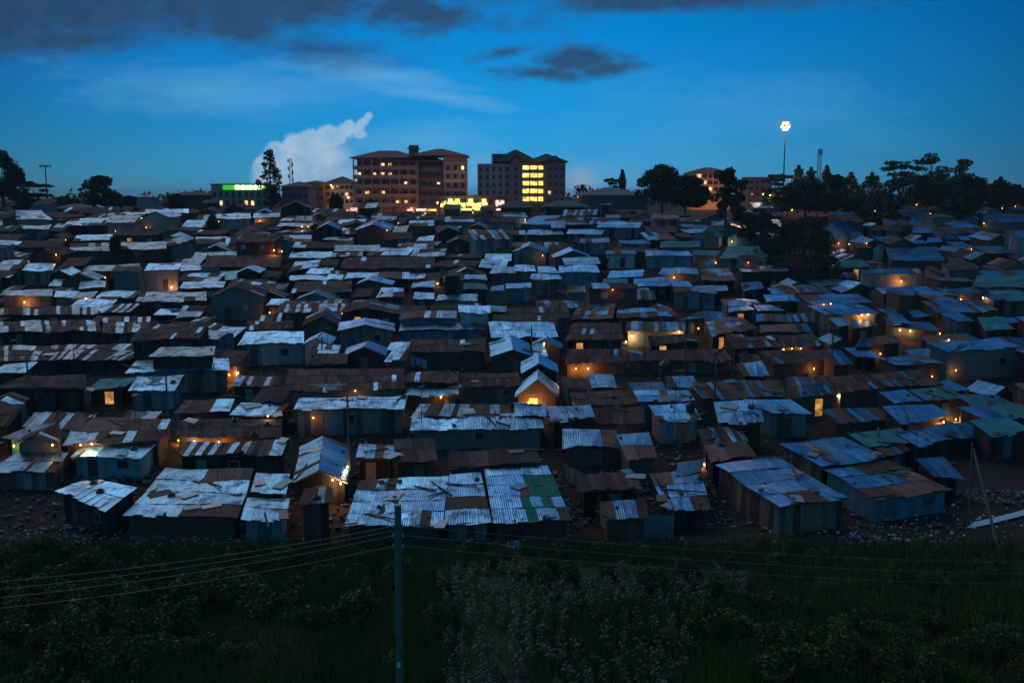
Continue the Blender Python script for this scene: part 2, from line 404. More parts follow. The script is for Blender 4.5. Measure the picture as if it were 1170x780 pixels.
def shack_gable(EL,AP,ER,back,roof,wall,r,over=.3,lm=None,label=None,det=True,into=None):
    # front eaves and apex, extruded along 'back'
    base=(EL+ER)/2+back*.5; Y=base.y; near=Y<135
    loc=Vector((base.x,base.y,H(base.y)))
    if into is None: root=empty('shack',loc)
    rm=MB() if into is None else into[0]
    sw=.8 if Y<120 else (.9 if Y<170 else 1.3)
    patch(rm,EL,AP,AP+back,EL+back,roof,r,None,1.1,sw*1.6) if False else None
    patch(rm,EL+back,EL,AP,AP+back,roof,r,None,sw,2.2,.1); patch(rm,ER,ER+back,AP+back,AP,roof,r,None,sw,2.2,.1)
    f=back.normalized()*over; ew=(ER-EL); e=Vector((ew.x,ew.y,0)).normalized()
    dn=Vector((0,0,.09))
    # keep the wall line under the roof planes
    k1=min(.25,over)/max(.5,(Vector((AP.x-EL.x,AP.y-EL.y,0))).length); k2=min(.25,over)/max(.5,(Vector((AP.x-ER.x,AP.y-ER.y,0))).length)
    a=EL+(AP-EL)*k1+f-dn; c=ER+(AP-ER)*k2+f-dn; p=AP+f-dn; bk=back-f*2
    g=lambda q:Vector((q.x,q.y,H(q.y)-.4))
    wm=MB() if into is None else into[1]
    wc=WALL[wall]; v=r.uniform(.8,1.2); wc=(wc[0]*v,wc[1]*v,wc[2]*v,wc[3])
    wm.quad([g(a),g(c),c,p,a],wc); wm.quad([g(c+bk),g(a+bk),a+bk,p+bk,c+bk],wc)
    wm.quad([g(c),g(c+bk),c+bk,c],wc); wm.quad([g(a+bk),g(a),a,a+bk],wc)
    if into is not None: return None
    wm.build('wall',M['wall'],root); ro=rm.build('roof',M['roof'],root)
    if near:
        bb=MB(); 
        for q in (EL,ER):
            d=(AP-q); bb.box((q+AP)/2-back.normalized()*.02-Vector((0,0,.06)),(d.length,.03,.14),(.12,.1,.08,0),ax=(d.normalized(),back.normalized(),d.normalized().cross(back.normalized())))
        bb.build('barge_board',M['wood'],ro)
    if det and Y<215: details(root,Vector((a.x,a.y,0)),Vector((c.x,c.y,0)),min(a.z,c.z),r,near,None,Y,wall)
    foot=[(q.x,q.y) for q in (EL,ER,ER+back,EL+back)]
    register(root,proj(base),roof,wall,foot,lm,label)
    return root
OCC={}
PROT=[]     # walls the photograph shows, kept clear of the shacks that are filled in
CELL=.5
def inside(p,poly):
    x,y=p; c=False; n=len(poly)
    for i in range(n):
        x1,y1=poly[i]; x2,y2=poly[(i+1)%n]
        if (y1>y)!=(y2>y) and x<(x2-x1)*(y-y1)/(y2-y1)+x1: c=not c
    return c
def cells(poly,grow=0):
    cx=sum(p[0] for p in poly)/len(poly); cy=sum(p[1] for p in poly)/len(poly)
    if grow: poly=[(p[0]+(p[0]-cx)/max(.1,math.hypot(p[0]-cx,p[1]-cy))*grow,p[1]+(p[1]-cy)/max(.1,math.hypot(p[0]-cx,p[1]-cy))*grow) for p in poly]
    x0=min(p[0] for p in poly); x1=max(p[0] for p in poly); y0=min(p[1] for p in poly); y1=max(p[1] for p in poly)
    out=[]
    for i in range(int(x0//CELL),int(x1//CELL)+1):
        for j in range(int(y0//CELL),int(y1//CELL)+1):
            if inside(((i+.5)*CELL,(j+.5)*CELL),poly): out.append((i,j))
    return out
def occupy(poly,grow=0):
    for c in cells(poly,grow): OCC[c]=1

def Q(roof,wall,FL,FR,BR,BL,b=None,h=2.35,rise=.5,**k):
    r=random.Random(int(FL[0]*13+FL[1]*7))
    if b is not None:
        g=at(FL[0],b); h=max(1.5,min(5.6,atY(FL[0],FL[1],g.y).z-g.z))
    fl=at(*FL,h); fr=at(*FR,h); hb=h+rise
    PROT.append((FL[0]-1,FR[0]+1,min(BL[1],FL[1]),(b-1) if b is not None else max(FL[1],FR[1])+(3 if fl.y<150 else 1.5),fl.y))
    br=at(*BR,hb); bl=at(*BL,hb)
    # keep the plan sane: between 2 and 13 m deep
    for (a,bk) in ((fl,bl),(fr,br)):
        d=bk-a; l=math.hypot(d.x,d.y)
        if l<2.2 or d.y<1.2:
            nd=Vector((d.x*.3,1,0)).normalized()*3.0; bk.x=a.x+nd.x; bk.y=a.y+nd.y
            bk.z=max(a.z+.25,H(bk.y)+hb-.2)
    return shack_quad(fl,fr,br,bl,roof,wall,r,**k)
def G(roof,wall,EL,AP,ER,BAP,b=None,h=2.3,depth=None,**k):
    r=random.Random(int(EL[0]*11+EL[1]*5))
    mid=((EL[0]+ER[0])/2,(EL[1]+ER[1])/2)
    if b is not None:
        g=at(mid[0],b); h=max(1.6,min(5,atY(mid[0],mid[1],g.y).z-g.z))
    c=at(*mid,h); el=atY(EL[0],EL[1],c.y); er=atY(ER[0],ER[1],c.y); ap=atY(AP[0],AP[1],c.y)
    el.z=er.z=c.z
    PROT.append((EL[0]-1,ER[0]+1,AP[1],(b-1) if b is not None else max(EL[1],ER[1])+(5 if c.y<150 else 2),c.y))
    ap.z=max(ap.z,c.z+.6)
    ha=ap.z-H(ap.y)
    ba=at(*BAP,ha); bk=ba-ap
    l=math.hypot(bk.x,bk.y)
    if bk.y<3: bk=Vector((bk.x*.3,5,0)); 
    if l>14: bk*=14/l
    bk.z=(H(ap.y+bk.y)-H(ap.y))*.8
    return shack_gable(el,ap,er,bk,roof,wall,r,**k)
# ---------------------------------------------------------------- ground sheet to the horizon
gm=MB()
ysg=[-60,-20,10,30,40]+[40+1.5*i for i in range(1,150)]+[270,280,300,330,400,500,600,800,1100,1500,2200,3000,4500,7000]
def gx(y):
    half=max(60,y*.75+40); 
    return [(-half+2*half*i/90.) for i in range(91)]
def Hn(x,y):
    z=H(y)
    if 40<y<262: z+= (noise.noise(Vector((x*.12,y*.12,0)))*.35+noise.noise(Vector((x*.5,y*.5,3)))*.10)*(1 if y<70 else .35) -(.12 if y>=70 else 0)
    if y<72 : z-=max(0,min(1,(72-y)/8))*.0
    return z
rowsP=[[Vector((x,y,Hn(x,y))) for x in gx(y)] for y in ysg]
for a,b in zip(rowsP,rowsP[1:]):
    for i in range(90): gm.quad([a[i],a[i+1],b[i+1],b[i]])
g=gm.build('ground',M['ground'],origin=(0,0,0),smooth=True); structure(g,'dark soil and grass of field and hillside')
hm=MB(); rh=random.Random(5)
for (Y0,dep,hh) in ((1900,500,10),(2900,800,18)):
    P=[]
    for i in range(121):
        x=-Y0*.8+Y0*1.6*i/120; z=H(Y0)+ hh*(.55+.45*noise.noise(Vector((i*.09,Y0*.01,1))))+1.5*noise.noise(Vector((i*.9,2,1)))
        P.append((x,z))
    for (x0,z0),(x1,z1) in zip(P,P[1:]):
        hm.quad([(x0,Y0-dep*.4,H(Y0)-3),(x1,Y0-dep*.4,H(Y0)-3),(x1,Y0,z1),(x0,Y0,z0)],(.02,.028,.03,0))
        hm.quad([(x0,Y0,z0),(x1,Y0,z1),(x1,Y0+dep,H(Y0)-3),(x0,Y0+dep,H(Y0)-3)],(.02,.028,.03,0))
o=hm.build('distant_hills',M['masonry'],origin=(0,1900,0)); structure(o,'low dark hills on the horizon')
# ---------------------------------------------------------------- shacks read off the hillside, each on its own plot (front-left, front-right, back-right, back-left of the roof)
# front row
Q('grey','green',(6,499),(33,500),(64,483),(40,484),b=523,lm='green-walled hut with glowing doorway',label='small green-walled hut with grey roof and a glowing doorway at the far left')
Q('grey','tin',(-14,538),(64,539),(78,517),(20,517),b=557,lm='low grey-roofed shed at the left edge',label='low wide grey-roofed tin shed at the left edge, lit by a bulb behind')
Q('steel','cyan',(81,521),(162,522),(173,509),(85,510),b=545,lm='turquoise tin house',label='turquoise tin house with blue-grey roof, behind the skewed diamond roof')
Q('bright','dark',(66,561),(123,584),(157,555),(97,547),h=2.2,rise=.3,lm='skewed diamond-shaped roof',label='dark hut under a skewed diamond-shaped bright tin roof')
Q('steel','mud',(141,590),(271,592),(290,537),(190,535),b=613,lm='wide tin roof above the rubble bank',label='very wide blue-grey tin roof above the rubble bank, front row left')
Q('steel','blue',(276,593),(326,594),(331,568),(283,567),b=619)
Q('steel','mud',(287,562),(327,564),(331,541),(293,540),h=2.3)
G('steel','dark',(336,555),(364,537),(397,547),(369,497),b=577,lm='long blue gabled roof',label='dark shack under a long blue gabled roof with glowing lamp at its right eave')
Q('stripe','wood',(341,576),(380,576),(375,558),(345,559),b=622)
Q('steel','mud',(394,600),(505,599),(512,545),(412,548),b=622,lm='wide roof behind the wooden pole',label='mud shack with a wide bright tin roof right behind the wooden pole')
Q('steel','planks',(508,598),(561,596),(549,541),(514,542),b=617)
Q('steel','brick',(564,597),(653,592),(625,531),(553,532),b=614,green=[(.58,.95,.45,.72),(.72,.85,.3,.5),(.22,.34,.42,.7),(.45,.58,.1,.42)],lm='roof with green patches',label='brick-red shack whose tin roof is patched with green sheets')
Q('mix','mud',(512,533),(618,529),(611,514),(513,515),h=2.2)
Q('steel','dark',(407,524),(450,524),(450,511),(407,512),h=2.2)
Q('rust','wood',(452,527),(500,526),(495,501),(450,502),h=2.2)
Q('steel','block',(469,490),(621,488),(618,477),(470,478),b=514,lm='long grey block row house',label='long grey block row house under a narrow bright tin roof')
Q('stripe','tin',(470,476),(584,476),(582,463),(480,463),h=2.3)
Q('steel','tin',(588,475),(624,475),(624,462),(588,462),h=2.3)
Q('rust','green',(526,441),(594,441),(592,425),(526,426),b=461,lm='green and white house',label='green and white painted house under a rusty roof')
Q('steel','dark',(463,452),(524,451),(524,439),(470,440),b=464)
Q('rust','dark',(463,437),(523,436),(523,426),(464,426),h=2.4)
G('steel','mud',(589,452),(614,433),(638,454),(615,421),b=465,lm='gabled roof glowing from below',label='small gabled roof with orange light glowing under its gable')
G('bright','dark',(596,426),(616,415),(638,427),(616,408),h=2.5)
G('bright','brick',(561,408),(586,399),(608,408),(583,382),b=424,lm='bright gabled roof in the centre',label='bright blue gabled roof over a dark red brick front')
Q('steel','dark',(610,408),(626,408),(621,393),(608,394),h=2.3)
Q('rust','brick',(468,402),(553,401),(556,387),(468,388),b=421)
Q('bright','white',(524,357),(560,357),(560,350),(523,350),b=385)
Q('steel','blue',(456,377),(555,376),(555,371),(456,372),b=386,lm='long row with a blue awning',label='long row of pale blue stalls under a blue tin awning')
Q('mix','blue',(456,364),(521,363),(521,357),(456,358),h=2.6)
# middle left
Q('stripe','dark',(0,412),(148,411),(183,393),(0,395),b=425,lm='long streaky roof at the left edge',label='long dark shack row under a streaky rusted roof at the left edge')
Q('steel','dark',(-8,426),(28,425),(32,418),(-6,419),h=2.2)
Q('rust','dark',(-6,445),(98,444),(98,428),(30,429),h=2.3)
Q('teal','wood',(99,445),(143,443),(143,439),(101,440),b=464)
Q('bright','tin',(144,425),(262,423),(261,409),(157,411),b=449,side='pink',lm='broad blue-roofed tin hall',label='broad blue-roofed grey tin hall with overhanging roof on the left slope')
Q('grey','dark',(170,407),(244,406),(235,402),(172,403),h=4.0)
Q('steel','blue',(147,446),(200,446),(210,429),(157,430),b=467,lm='small blue lean-to below the tin hall',label='small blue lean-to house just below the broad tin hall')
Q('mix','dark',(200,471),(262,470),(268,456),(212,457),h=2.2)
Q('mix','wood',(72,508),(183,504),(195,479),(90,477),h=2.4,lm='tattered blue and rust roof',label='tattered roof of blue and rusty sheets with light glowing under its edge')
Q('rust','mud',(200,499),(322,498),(322,477),(205,480),b=512,lit=.5)
Q('stripe','dark',(203,521),(322,520),(325,505),(207,508),h=2.3)
Q('steel','dark',(263,474),(320,474),(327,462),(272,462),h=2.2)
Q('steel','tin',(336,468),(462,466),(462,459),(335,461),b=497,lm='windowless tin house with thin roof edge',label='windowless brown-grey tin house with a thin bright roof edge, left of centre')
Q('rust','block',(326,447),(462,444),(462,421),(330,422),b=459,lm='broad dark rust roof',label='broad dark rust roof over a row of block rooms, left of centre')
Q('bright','blue',(272,393),(347,391),(347,379),(281,380),b=418,lm='blue two-storey house with orange window',label='blue two-storey house with bright roof and one orange window')
Q('stripe','wood',(264,441),(318,441),(318,432),(266,432),h=1.7)
G('steel','wood',(393,405),(416,397),(440,406),(420,388),h=2.2)
G('steel','greypink',(386,379),(416,371),(451,377),(417,362),h=2.3)
Q('mix','dark',(350,417),(396,415),(398,404),(362,404),h=2.2)
# upper left
Q('steel','beige',(18,251),(60,251),(47,241),(18,241),b=266,lm='beige house at the far left',label='large beige house with a blue roof at the far left')
Q('grey','greypink',(20,262),(56,261),(56,257),(20,258),b=274)
Q('steel','dark',(73,257),(127,257),(131,249),(80,250),b=268,side='pink',lm='dark house with pink gable end',label='dark house with a pale roof and pink gable end, upper left')
Q('steel','dark',(83,276),(127,274),(129,268),(88,269),h=2.3)
Q('grey','brick',(80,286),(190,285),(190,277),(80,278),b=299,lm='long red brick block',label='long red brick block under a dull roof, upper left')
Q('bright','pink',(25,309),(60,309),(64,301),(31,302),b=325,lm='windowless pink house on the left',label='windowless pink house with blue roof on the left')
Q('bright','pink',(164,309),(204,308),(208,300),(170,301),b=333,lm='pink house with two small windows',label='pink two-storey house with two small windows and light glowing at its foot')
Q('steel','dark',(90,330),(120,329),(121,321),(92,321),h=2.3)
Q('steel','beige',(62,340),(87,339),(88,333),(64,333),b=348)
Q('grey','beige',(0,338),(60,338),(60,331),(0,332),b=350)
Q('stripe','dark',(0,360),(112,359),(112,350),(0,352),h=2.2)
Q('stripe','dark',(0,379),(115,378),(113,365),(0,367),h=2.3)
Q('stripe','dark',(117,380),(170,379),(172,362),(118,363),h=2.3)
Q('grey','dark',(155,344),(236,344),(236,334),(160,334),h=2.3)
Q('bright','dark',(176,360),(208,359),(207,353),(180,353),h=2.2)
Q('steel','dark',(205,330),(255,329),(258,321),(210,322),h=2.2)
Q('grey','dark',(95,310),(160,309),(160,302),(98,303),h=2.2)
G('grey','greypink',(193,281),(215,275),(224,281),(205,269),b=296)
Q('steel','brick',(166,244),(227,243),(227,239),(166,240),b=255)
G('rust','block',(239,341),(268,328),(300,338),(276,321),b=366,lm='block house with wide open gable',label='grey block house with a wide rust gable facing the viewer')
Q('rust','mud',(281,377),(335,376),(335,366),(283,366),h=2.4)
Q('bright','dark',(304,349),(328,349),(328,343),(308,343),h=2.2)
Q('stripe','mud',(315,357),(397,356),(400,342),(322,343),h=2.2)
G('rust','mud',(346,373),(368,361),(386,371),(372,350),h=2.3)
G('rust','wood',(388,362),(420,352),(456,357),(425,341),h=2.3)
G('bright','mud',(406,327),(421,319),(448,325),(425,314),h=2.3)
Q('rust','mud',(388,307),(497,306),(497,293),(394,294),h=2.3,lm='long rust roof below the red hotel',label='long rust roof with one pale sheet, below the red hotel')
Q('rust','dark',(234,305),(320,305),(322,291),(236,292),h=2.3)
Q('steel','dark',(330,294),(380,294),(380,288),(333,288),h=2.2)
Q('mix','dark',(333,283),(378,283),(379,276),(338,277),b=291)
G('steel','brick',(406,263),(425,256),(446,264),(428,251),b=281,lm='dark timber house with long gable',label='dark timber house with a pale edged gable below the red hotel')
G('steel','wood',(360,263),(374,256),(388,263),(378,250),h=2.4)
Q('steel','pink',(246,250),(287,250),(286,244),(248,244),b=262,lm='pink house below the green sign',label='pink house with pale roof below the shop with green sign')
Q('steel','beige',(289,249),(320,248),(320,243),(290,244),b=257)
G('rust','greypink',(272,274),(290,263),(310,272),(286,256),b=280)
Q('steel','dark',(329,311),(364,304),(370,297),(338,299),h=2.2)
Q('bright','dark',(350,312),(378,312),(381,306),(354,306),h=2.2)
Q('steel','dark',(328,320),(375,320),(378,314),(330,315),h=2.2)
Q('rust','dark',(333,334),(402,334),(402,321),(338,322),h=2.3)
Q('mix','dark',(394,318),(468,318),(468,311),(396,312),h=2.2)
Q('mix','dark',(430,339),(462,339),(461,329),(436,329),h=2.2)
# upper centre
Q('steel','mud',(466,258),(496,258),(496,252),(468,252),b=268)
G('steel','dark',(500,267),(513,260),(526,264),(510,256),h=2.2)
Q('steel','dark',(548,270),(600,268),(600,263),(550,264),h=2.3)
Q('rust','pink',(557,253),(589,254),(588,250),(557,249),b=265,lm='pink balcony house',label='small pink house with a dark roof below the yellow-lit stairwell')
Q('steel','greypink',(593,256),(628,257),(641,246),(612,247),b=264)
G('steel','greypink',(585,289),(604,281),(625,289),(606,275),b=304,lm='dusky pink gabled house in the centre',label='dusky pink gabled house with pale roof edges, upper centre')
Q('bright','greypink',(588,309),(612,310),(610,303),(588,303),b=320)
Q('bright','greypink',(615,312),(638,312),(633,305),(614,304),b=320)
Q('bright','blue',(638,311),(685,311),(681,303),(639,303),b=327,lm='blue box house',label='boxy blue house with a bright blue roof, upper centre')
Q('steel','tin',(606,319),(642,319),(640,315),(608,315),b=337)
Q('steel','greypink',(559,312),(589,311),(587,305),(564,305),b=325)
Q('steel','tin',(578,330),(607,329),(607,325),(578,325),b=345)
Q('grey','greypink',(560,333),(576,332),(576,328),(562,328),b=350)
Q('teal','dark',(529,330),(558,331),(554,324),(530,323),h=2.3)
Q('steel','tin',(530,319),(557,320),(555,315),(531,314),h=2.6)
Q('steel','mud',(466,319),(504,317),(503,311),(470,312),b=327)
Q('steel','dark',(470,329),(497,327),(496,321),(472,322),h=2.2)
Q('steel','beige',(498,343),(545,343),(545,337),(501,337),b=350)
Q('steel','dark',(472,342),(496,342),(496,334),(474,334),h=2.2)
G('rust','brick',(510,279),(524,272),(541,279),(524,268),b=288)
Q('steel','mud',(601,268),(644,268),(642,263),(604,263),b=276)
Q('steel','tin',(647,267),(688,268),(690,262),(650,262),b=275)
Q('grey','tin',(654,277),(696,277),(696,272),(657,272),b=291,lm='two-storey striped tin house',label='two-storey tin house with striped grey walls, upper centre')
Q('bright','tin',(682,260),(731,260),(733,254),(684,254),b=272,lm='long white-edged roof below the grey hall',label='long shack with white-edged roof and pale end wall below the grey hall')
Q('grey','white',(692,291),(727,291),(727,287),(693,287),b=306)
Q('steel','blue',(738,292),(791,292),(787,287),(738,287),b=307,lm='long slate-blue house',label='long slate-blue house with small windows right of centre')
# bungalows and sheds on the right slope
Q('teal','block',(754,283),(800,282),(800,275),(755,276),b=291)
G('teal','beige',(789,272),(806,263),(822,272),(812,259),b=283,lm='beige bungalow with teal roof',label='beige bungalow with a small gable and teal roof')
G('grey','blue',(830,272),(846,264),(862,272),(856,259),b=281)
Q('teal','beige',(822,295),(878,294),(868,281),(832,282),b=307,lm='broad teal roof',label='broad teal roof over a beige-walled building')
Q('teal','beige',(792,291),(818,292),(824,286),(792,286),b=299)
Q('mix','dark',(802,320),(841,320),(832,307),(800,308),h=2.3)
Q('bright','beige',(753,313),(798,313),(796,306),(757,306),b=321)
Q('steel','dark',(724,328),(768,326),(764,317),(724,318),h=2.4)
Q('teal','tin',(687,328),(717,328),(717,318),(690,318),h=2.4)
Q('mix','dark',(790,332),(832,332),(832,326),(795,326),h=2.2)
Q('steel','dark',(850,332),(873,329),(868,321),(846,323),h=2.2)
Q('grey','tin',(770,334),(819,334),(816,330),(773,330),b=353,lm='dark windowless tin block',label='dark windowless tin block under a flat grey roof, right of centre')
Q('mix','dark',(652,365),(700,364),(704,346),(662,347),h=2.3)
Q('mix','dark',(704,364),(775,361),(764,350),(706,353),h=2.2)
Q('rust','dark',(646,389),(712,388),(710,369),(654,369),h=2.3)
Q('stripe','beige',(715,378),(784,378),(782,368),(716,368),b=396,lm='orange-lit two-storey wall',label='two-storey house whose ochre wall glows orange under a streaky roof',lit=.6)
Q('rust','dark',(742,393),(800,391),(797,382),(740,383),h=2.3)
Q('rust','mud',(720,412),(836,411),(826,398),(718,401),b=427,lm='long rust roof with two blue sheets',label='long rust roof with two blue sheets over mud rooms, right of centre')
Q('rust','mud',(645,415),(716,413),(716,399),(650,399),b=429,lit=.5)
Q('mix','dark',(813,384),(864,374),(846,361),(806,367),h=2.3)
Q('steel','dark',(778,366),(804,364),(826,357),(798,356),h=2.2)
Q('steel','dark',(832,356),(862,355),(850,344),(832,344),h=2.2)
Q('steel','dark',(866,356),(896,355),(880,348),(863,349),h=2.2)
Q('bright','dark',(876,345),(914,344),(906,337),(872,337),h=2.2)
Q('stripe','dark',(864,368),(928,367),(923,359),(864,359),h=2.2)
Q('mix','dark',(868,380),(928,378),(924,370),(868,371),h=2.2)
Q('rust','dark',(838,397),(892,396),(880,383),(828,385),h=2.2)
Q('rust','mud',(895,397),(938,395),(930,382),(886,383),b=408)
Q('rust','mud',(883,417),(962,409),(950,399),(866,402),b=431,lm='dark rust roof over a brick front',label='dark rust roof over a brick front with a lit doorway, right of centre')
Q('bright','dark',(978,408),(1004,407),(992,397),(964,397),b=420)
Q('stripe','wood',(976,397),(1030,391),(1028,385),(982,387),h=2.2)
Q('stripe','mud',(802,456),(899,452),(890,434),(784,438),h=2.3,lm='long slanting streaky roof',label='long slanting roof of dark and light streaks, right of centre')
Q('stripe','mud',(906,455),(955,449),(942,429),(897,432),h=2.3)
Q('rust','mud',(959,449),(1008,443),(990,428),(946,429),h=2.3)
Q('rust','mud',(1012,442),(1074,439),(1055,421),(994,427),h=2.3,lm='long brown roof below the block house',label='long brown roof of narrow sheets, left of and below the two-storey block house')
Q('bright','tin',(880,473),(927,473),(903,457),(849,457),b=499,lm='raised hut with blue laundry',label='raised tin hut with a pale overhanging roof and blue laundry at its side')
Q('bright','blue',(752,480),(801,479),(790,461),(741,462),b=506,side='pink',lm='blue hut with a pink side',label='blue-fronted hut with a pink side wall and bright roof')
Q('rust','brick',(677,484),(735,483),(735,465),(676,467),h=2.2)
Q('steel','mud',(643,511),(709,509),(705,490),(643,490),b=533,lm='wide roof beside the alley',label='mud house with a wide worn tin roof on the right side of the alley')
Q('mix','mud',(716,525),(751,523),(741,495),(704,496),h=2.2)
Q('stripe','dark',(804,508),(855,504),(847,491),(799,493),h=2.2)
Q('mix','dark',(812,527),(864,520),(857,509),(807,511),h=2.2)
Q('steel','dark',(763,583),(812,581),(799,538),(742,540),b=602,lm='leaning bright roof in the front row',label='dark hut under a leaning bright roof, front row right of the alley')
Q('steel','planks',(889,579),(969,569),(886,521),(817,531),b=613,lm='large skewed roof with plank walls',label='large skewed blue roof on tall patchwork plank walls, front row')
Q('mix','blue',(1000,571),(1087,559),(1014,525),(940,535),b=597,lm='patchwork roof with blue end wall',label='patchwork tin roof with bright blue end walls at the right of the front row')
Q('steel','planks',(938,533),(1010,523),(963,499),(890,507),h=2.4)
Q('teal','dark',(992,512),(1045,504),(1035,491),(972,498),h=2.3)
Q('bright','dark',(1048,512),(1066,509),(1052,503),(1036,505),h=2.2)
Q('stripe','dark',(1010,520),(1040,514),(1030,507),(1002,513),h=2.1)
Q('steel','dark',(1064,505),(1128,498),(1105,483),(1036,488),b=519,lm='blue roof beside the yellow-lit yard',label='blue tin roof in front of the yellow-lit yard, right side')
Q('teal','dark',(1132,497),(1178,492),(1162,482),(1115,485),h=2.4)
Q('bright','dark',(1028,483),(1086,475),(1066,461),(1008,464),h=2.4)
Q('bright','dark',(1022,461),(1053,458),(1034,445),(1004,448),h=2.3)
Q('teal','dark',(1057,458),(1104,454),(1086,444),(1041,446),h=2.3)
Q('bright','dark',(1093,447),(1105,445),(1094,439),(1080,439),h=2.2)
Q('teal','dark',(1112,465),(1162,463),(1136,451),(1098,453),h=2.3)
Q('steel','dark',(1122,480),(1150,477),(1136,470),(1103,472),h=2.2)
Q('teal','dark',(1154,478),(1180,475),(1178,465),(1130,468),h=2.2)
Q('stripe','mud',(955,483),(1021,478),(1003,464),(937,467),b=495)
Q('bright','block',(1083,402),(1166,396),(1140,386),(1058,393),b=436,lm='two-storey block house with lit window',label='two-storey grey block house with broad blue roof and one orange window, far right')
Q('bright','greypink',(1093,367),(1113,366),(1095,357),(1073,358),b=388,lm='tall narrow hut with glowing foot',label='tall narrow pinkish hut with bright roof and glowing light at its foot')
Q('teal','tin',(1146,343),(1182,342),(1166,331),(1128,332),b=360,lm='big tin house at the right edge',label='big grey tin house with teal roof at the right edge, lit at its left side')
Q('grey','greypink',(1096,336),(1122,334),(1120,330),(1096,331),b=350)
Q('teal','tin',(1112,327),(1178,329),(1172,315),(1116,315),h=2.4)
Q('steel','greypink',(1084,309),(1120,307),(1113,300),(1074,301),b=315)
Q('grey','white',(985,314),(1056,312),(1056,308),(985,309),b=329,lm='white stalls with a yellow lamp',label='row of white and blue stalls with a yellow lamp, right side')
Q('grey','mud',(1016,298),(1080,299),(1070,282),(1012,283),b=307,lm='large dull tiled roof',label='large dull grey-brown roof beside the tiny white gable hut')
G('grey','white',(996,286),(1003,280),(1010,286),(1006,277),b=297,lm='tiny white gable hut',label='tiny white gabled hut beside the large dull roof')
G('grey','white',(932,266),(950,253),(969,275),(962,250),b=284,lm='white church-like gable among the trees',label='tall white gabled hall half hidden among the dark trees')
Q('bright','white',(1026,244),(1062,244),(1060,240),(1026,240),b=253,lm='flat white building',label='flat white building with pale roof among the skyline trees')
Q('grey','block',(1122,254),(1180,254),(1176,244),(1126,245),b=263,lm='long low hall at the right edge',label='long low grey hall at the upper right edge')
Q('steel','dark',(1042,266),(1064,266),(1070,257),(1044,257),h=2.6)
Q('bright','dark',(1058,277),(1078,276),(1078,272),(1060,272),h=2.2)
Q('bright','dark',(1098,274),(1112,275),(1103,269),(1091,269),h=2.2)
Q('teal','dark',(960,306),(995,305),(985,297),(962,298),h=2.3)
Q('steel','dark',(1018,363),(1032,361),(1018,351),(1002,352),h=2.2)
Q('steel','dark',(1044,362),(1066,362),(1055,356),(1042,356),h=2.2)
Q('steel','dark',(1014,370),(1042,369),(1034,362),(1010,362),h=2.2)
Q('bright','dark',(958,374),(973,373),(962,364),(946,364),h=2.2)
Q('grey','dark',(975,376),(1004,373),(990,365),(972,365),h=2.2)
Q('grey','mud',(1022,374),(1072,377),(1066,369),(1026,368),b=388)
Q('teal','dark',(1125,378),(1160,376),(1142,363),(1117,363),h=2.2)
Q('rust','wood',(664,562),(733,557),(725,542),(659,545),h=2.0)
Q('mix','mud',(690,594),(741,591),(737,570),(686,573),h=1.9)
Q('grey','dark',(772,545),(800,541),(812,528),(780,532),h=1.9)
for s in SH: occupy(s['foot'],.12)
# plots that stay open: the alley, the yards beside it, the clumps of trees on the right slope
def region_ok(px,py,Y):
    low=[(-400,556),(0,556),(66,575),(140,606),(640,606),(700,612),(985,612),(1000,590),(1092,562),(1096,508),(1180,498),(1600,480)]
    for (a,ya),(b,yb) in zip(low,low[1:]):
        if a<=px<=b:
            if py > ya+(yb-ya)*(px-a)/(b-a)-2: return False
    if 622<px<642 and 455<py<620: return False
    if 634<px<745 and 524<py<620: return False
    if 812<px<840 and 540<py<600: return False
    if 878<px<962 and 236<py<334: return False
    if 960<px<1100 and 236<py<262: return False
    if 725<px<870 and 236<py<258: return False
    return Y<(246 if 395<px<660 else 255)
TRACED=len(SH)
MAXS=300
r0=random.Random(11)
cand=[]
Yc=74.0
stuff_roof=MB(); stuff_wall=MB(); stuff_n=0
rows=[]
for passno in range(4):
    Y=72.0
    while Y<258:
        step={0:2.0,1:1.5,2:1.2,3:1.0}[passno]
        half=Y*(585/F)*1.06+4
        x=-half+r0.uniform(0,4)
        while x<half:
            w={0:r0.uniform(5.5,10),1:r0.uniform(4.2,7),2:r0.uniform(3.2,4.6),3:r0.uniform(2.4,3.3)}[passno]
            d={0:r0.uniform(4,6),1:r0.uniform(3.5,5),2:r0.uniform(3,4.2),3:r0.uniform(2.4,3.2)}[passno]
            px,py=proj((x,Y,H(Y)))
            yaw=r0.gauss(0,.11)+(R(12)*max(0,min(1,(px-800)/250)) if px>800 else 0)
            e=Vector((math.cos(yaw),math.sin(yaw),0)); f=Vector((-math.sin(yaw),math.cos(yaw),0))
            c=Vector((x,Y,0))
            P=[c-e*w/2-f*d/2,c+e*w/2-f*d/2,c+e*w/2+f*d/2,c-e*w/2+f*d/2]
            foot=[(p.x,p.y) for p in P]
            if region_ok(px,py,Y+d/2):
                cl=cells(foot)
                hgt=2.6; pl_,pt_=proj((P[0].x,P[0].y+d,H(Y+d/2)+hgt+.3)); pr_,_=proj((P[1].x,P[1].y,H(Y)+hgt)); pb_=proj((x,Y-d/2,H(Y-d/2)))[1]
                blocked=any(pl_<q[1] and pr_>q[0] and pt_<q[3] and pb_>q[2] and Y<q[4] for q in PROT)
                if cl and not blocked and not any(q in OCC for q in cl):
                    occupy([foot[0],foot[1],(foot[2][0],foot[2][1]+(.8 if Y<130 else 1.4)),(foot[3][0],foot[3][1]+(.8 if Y<130 else 1.4))],.2)
                    cand.append((Y,x,w,d,yaw,P,foot,px,py))
                    x+=w+.3; continue
            x+=.9
        Y+=step
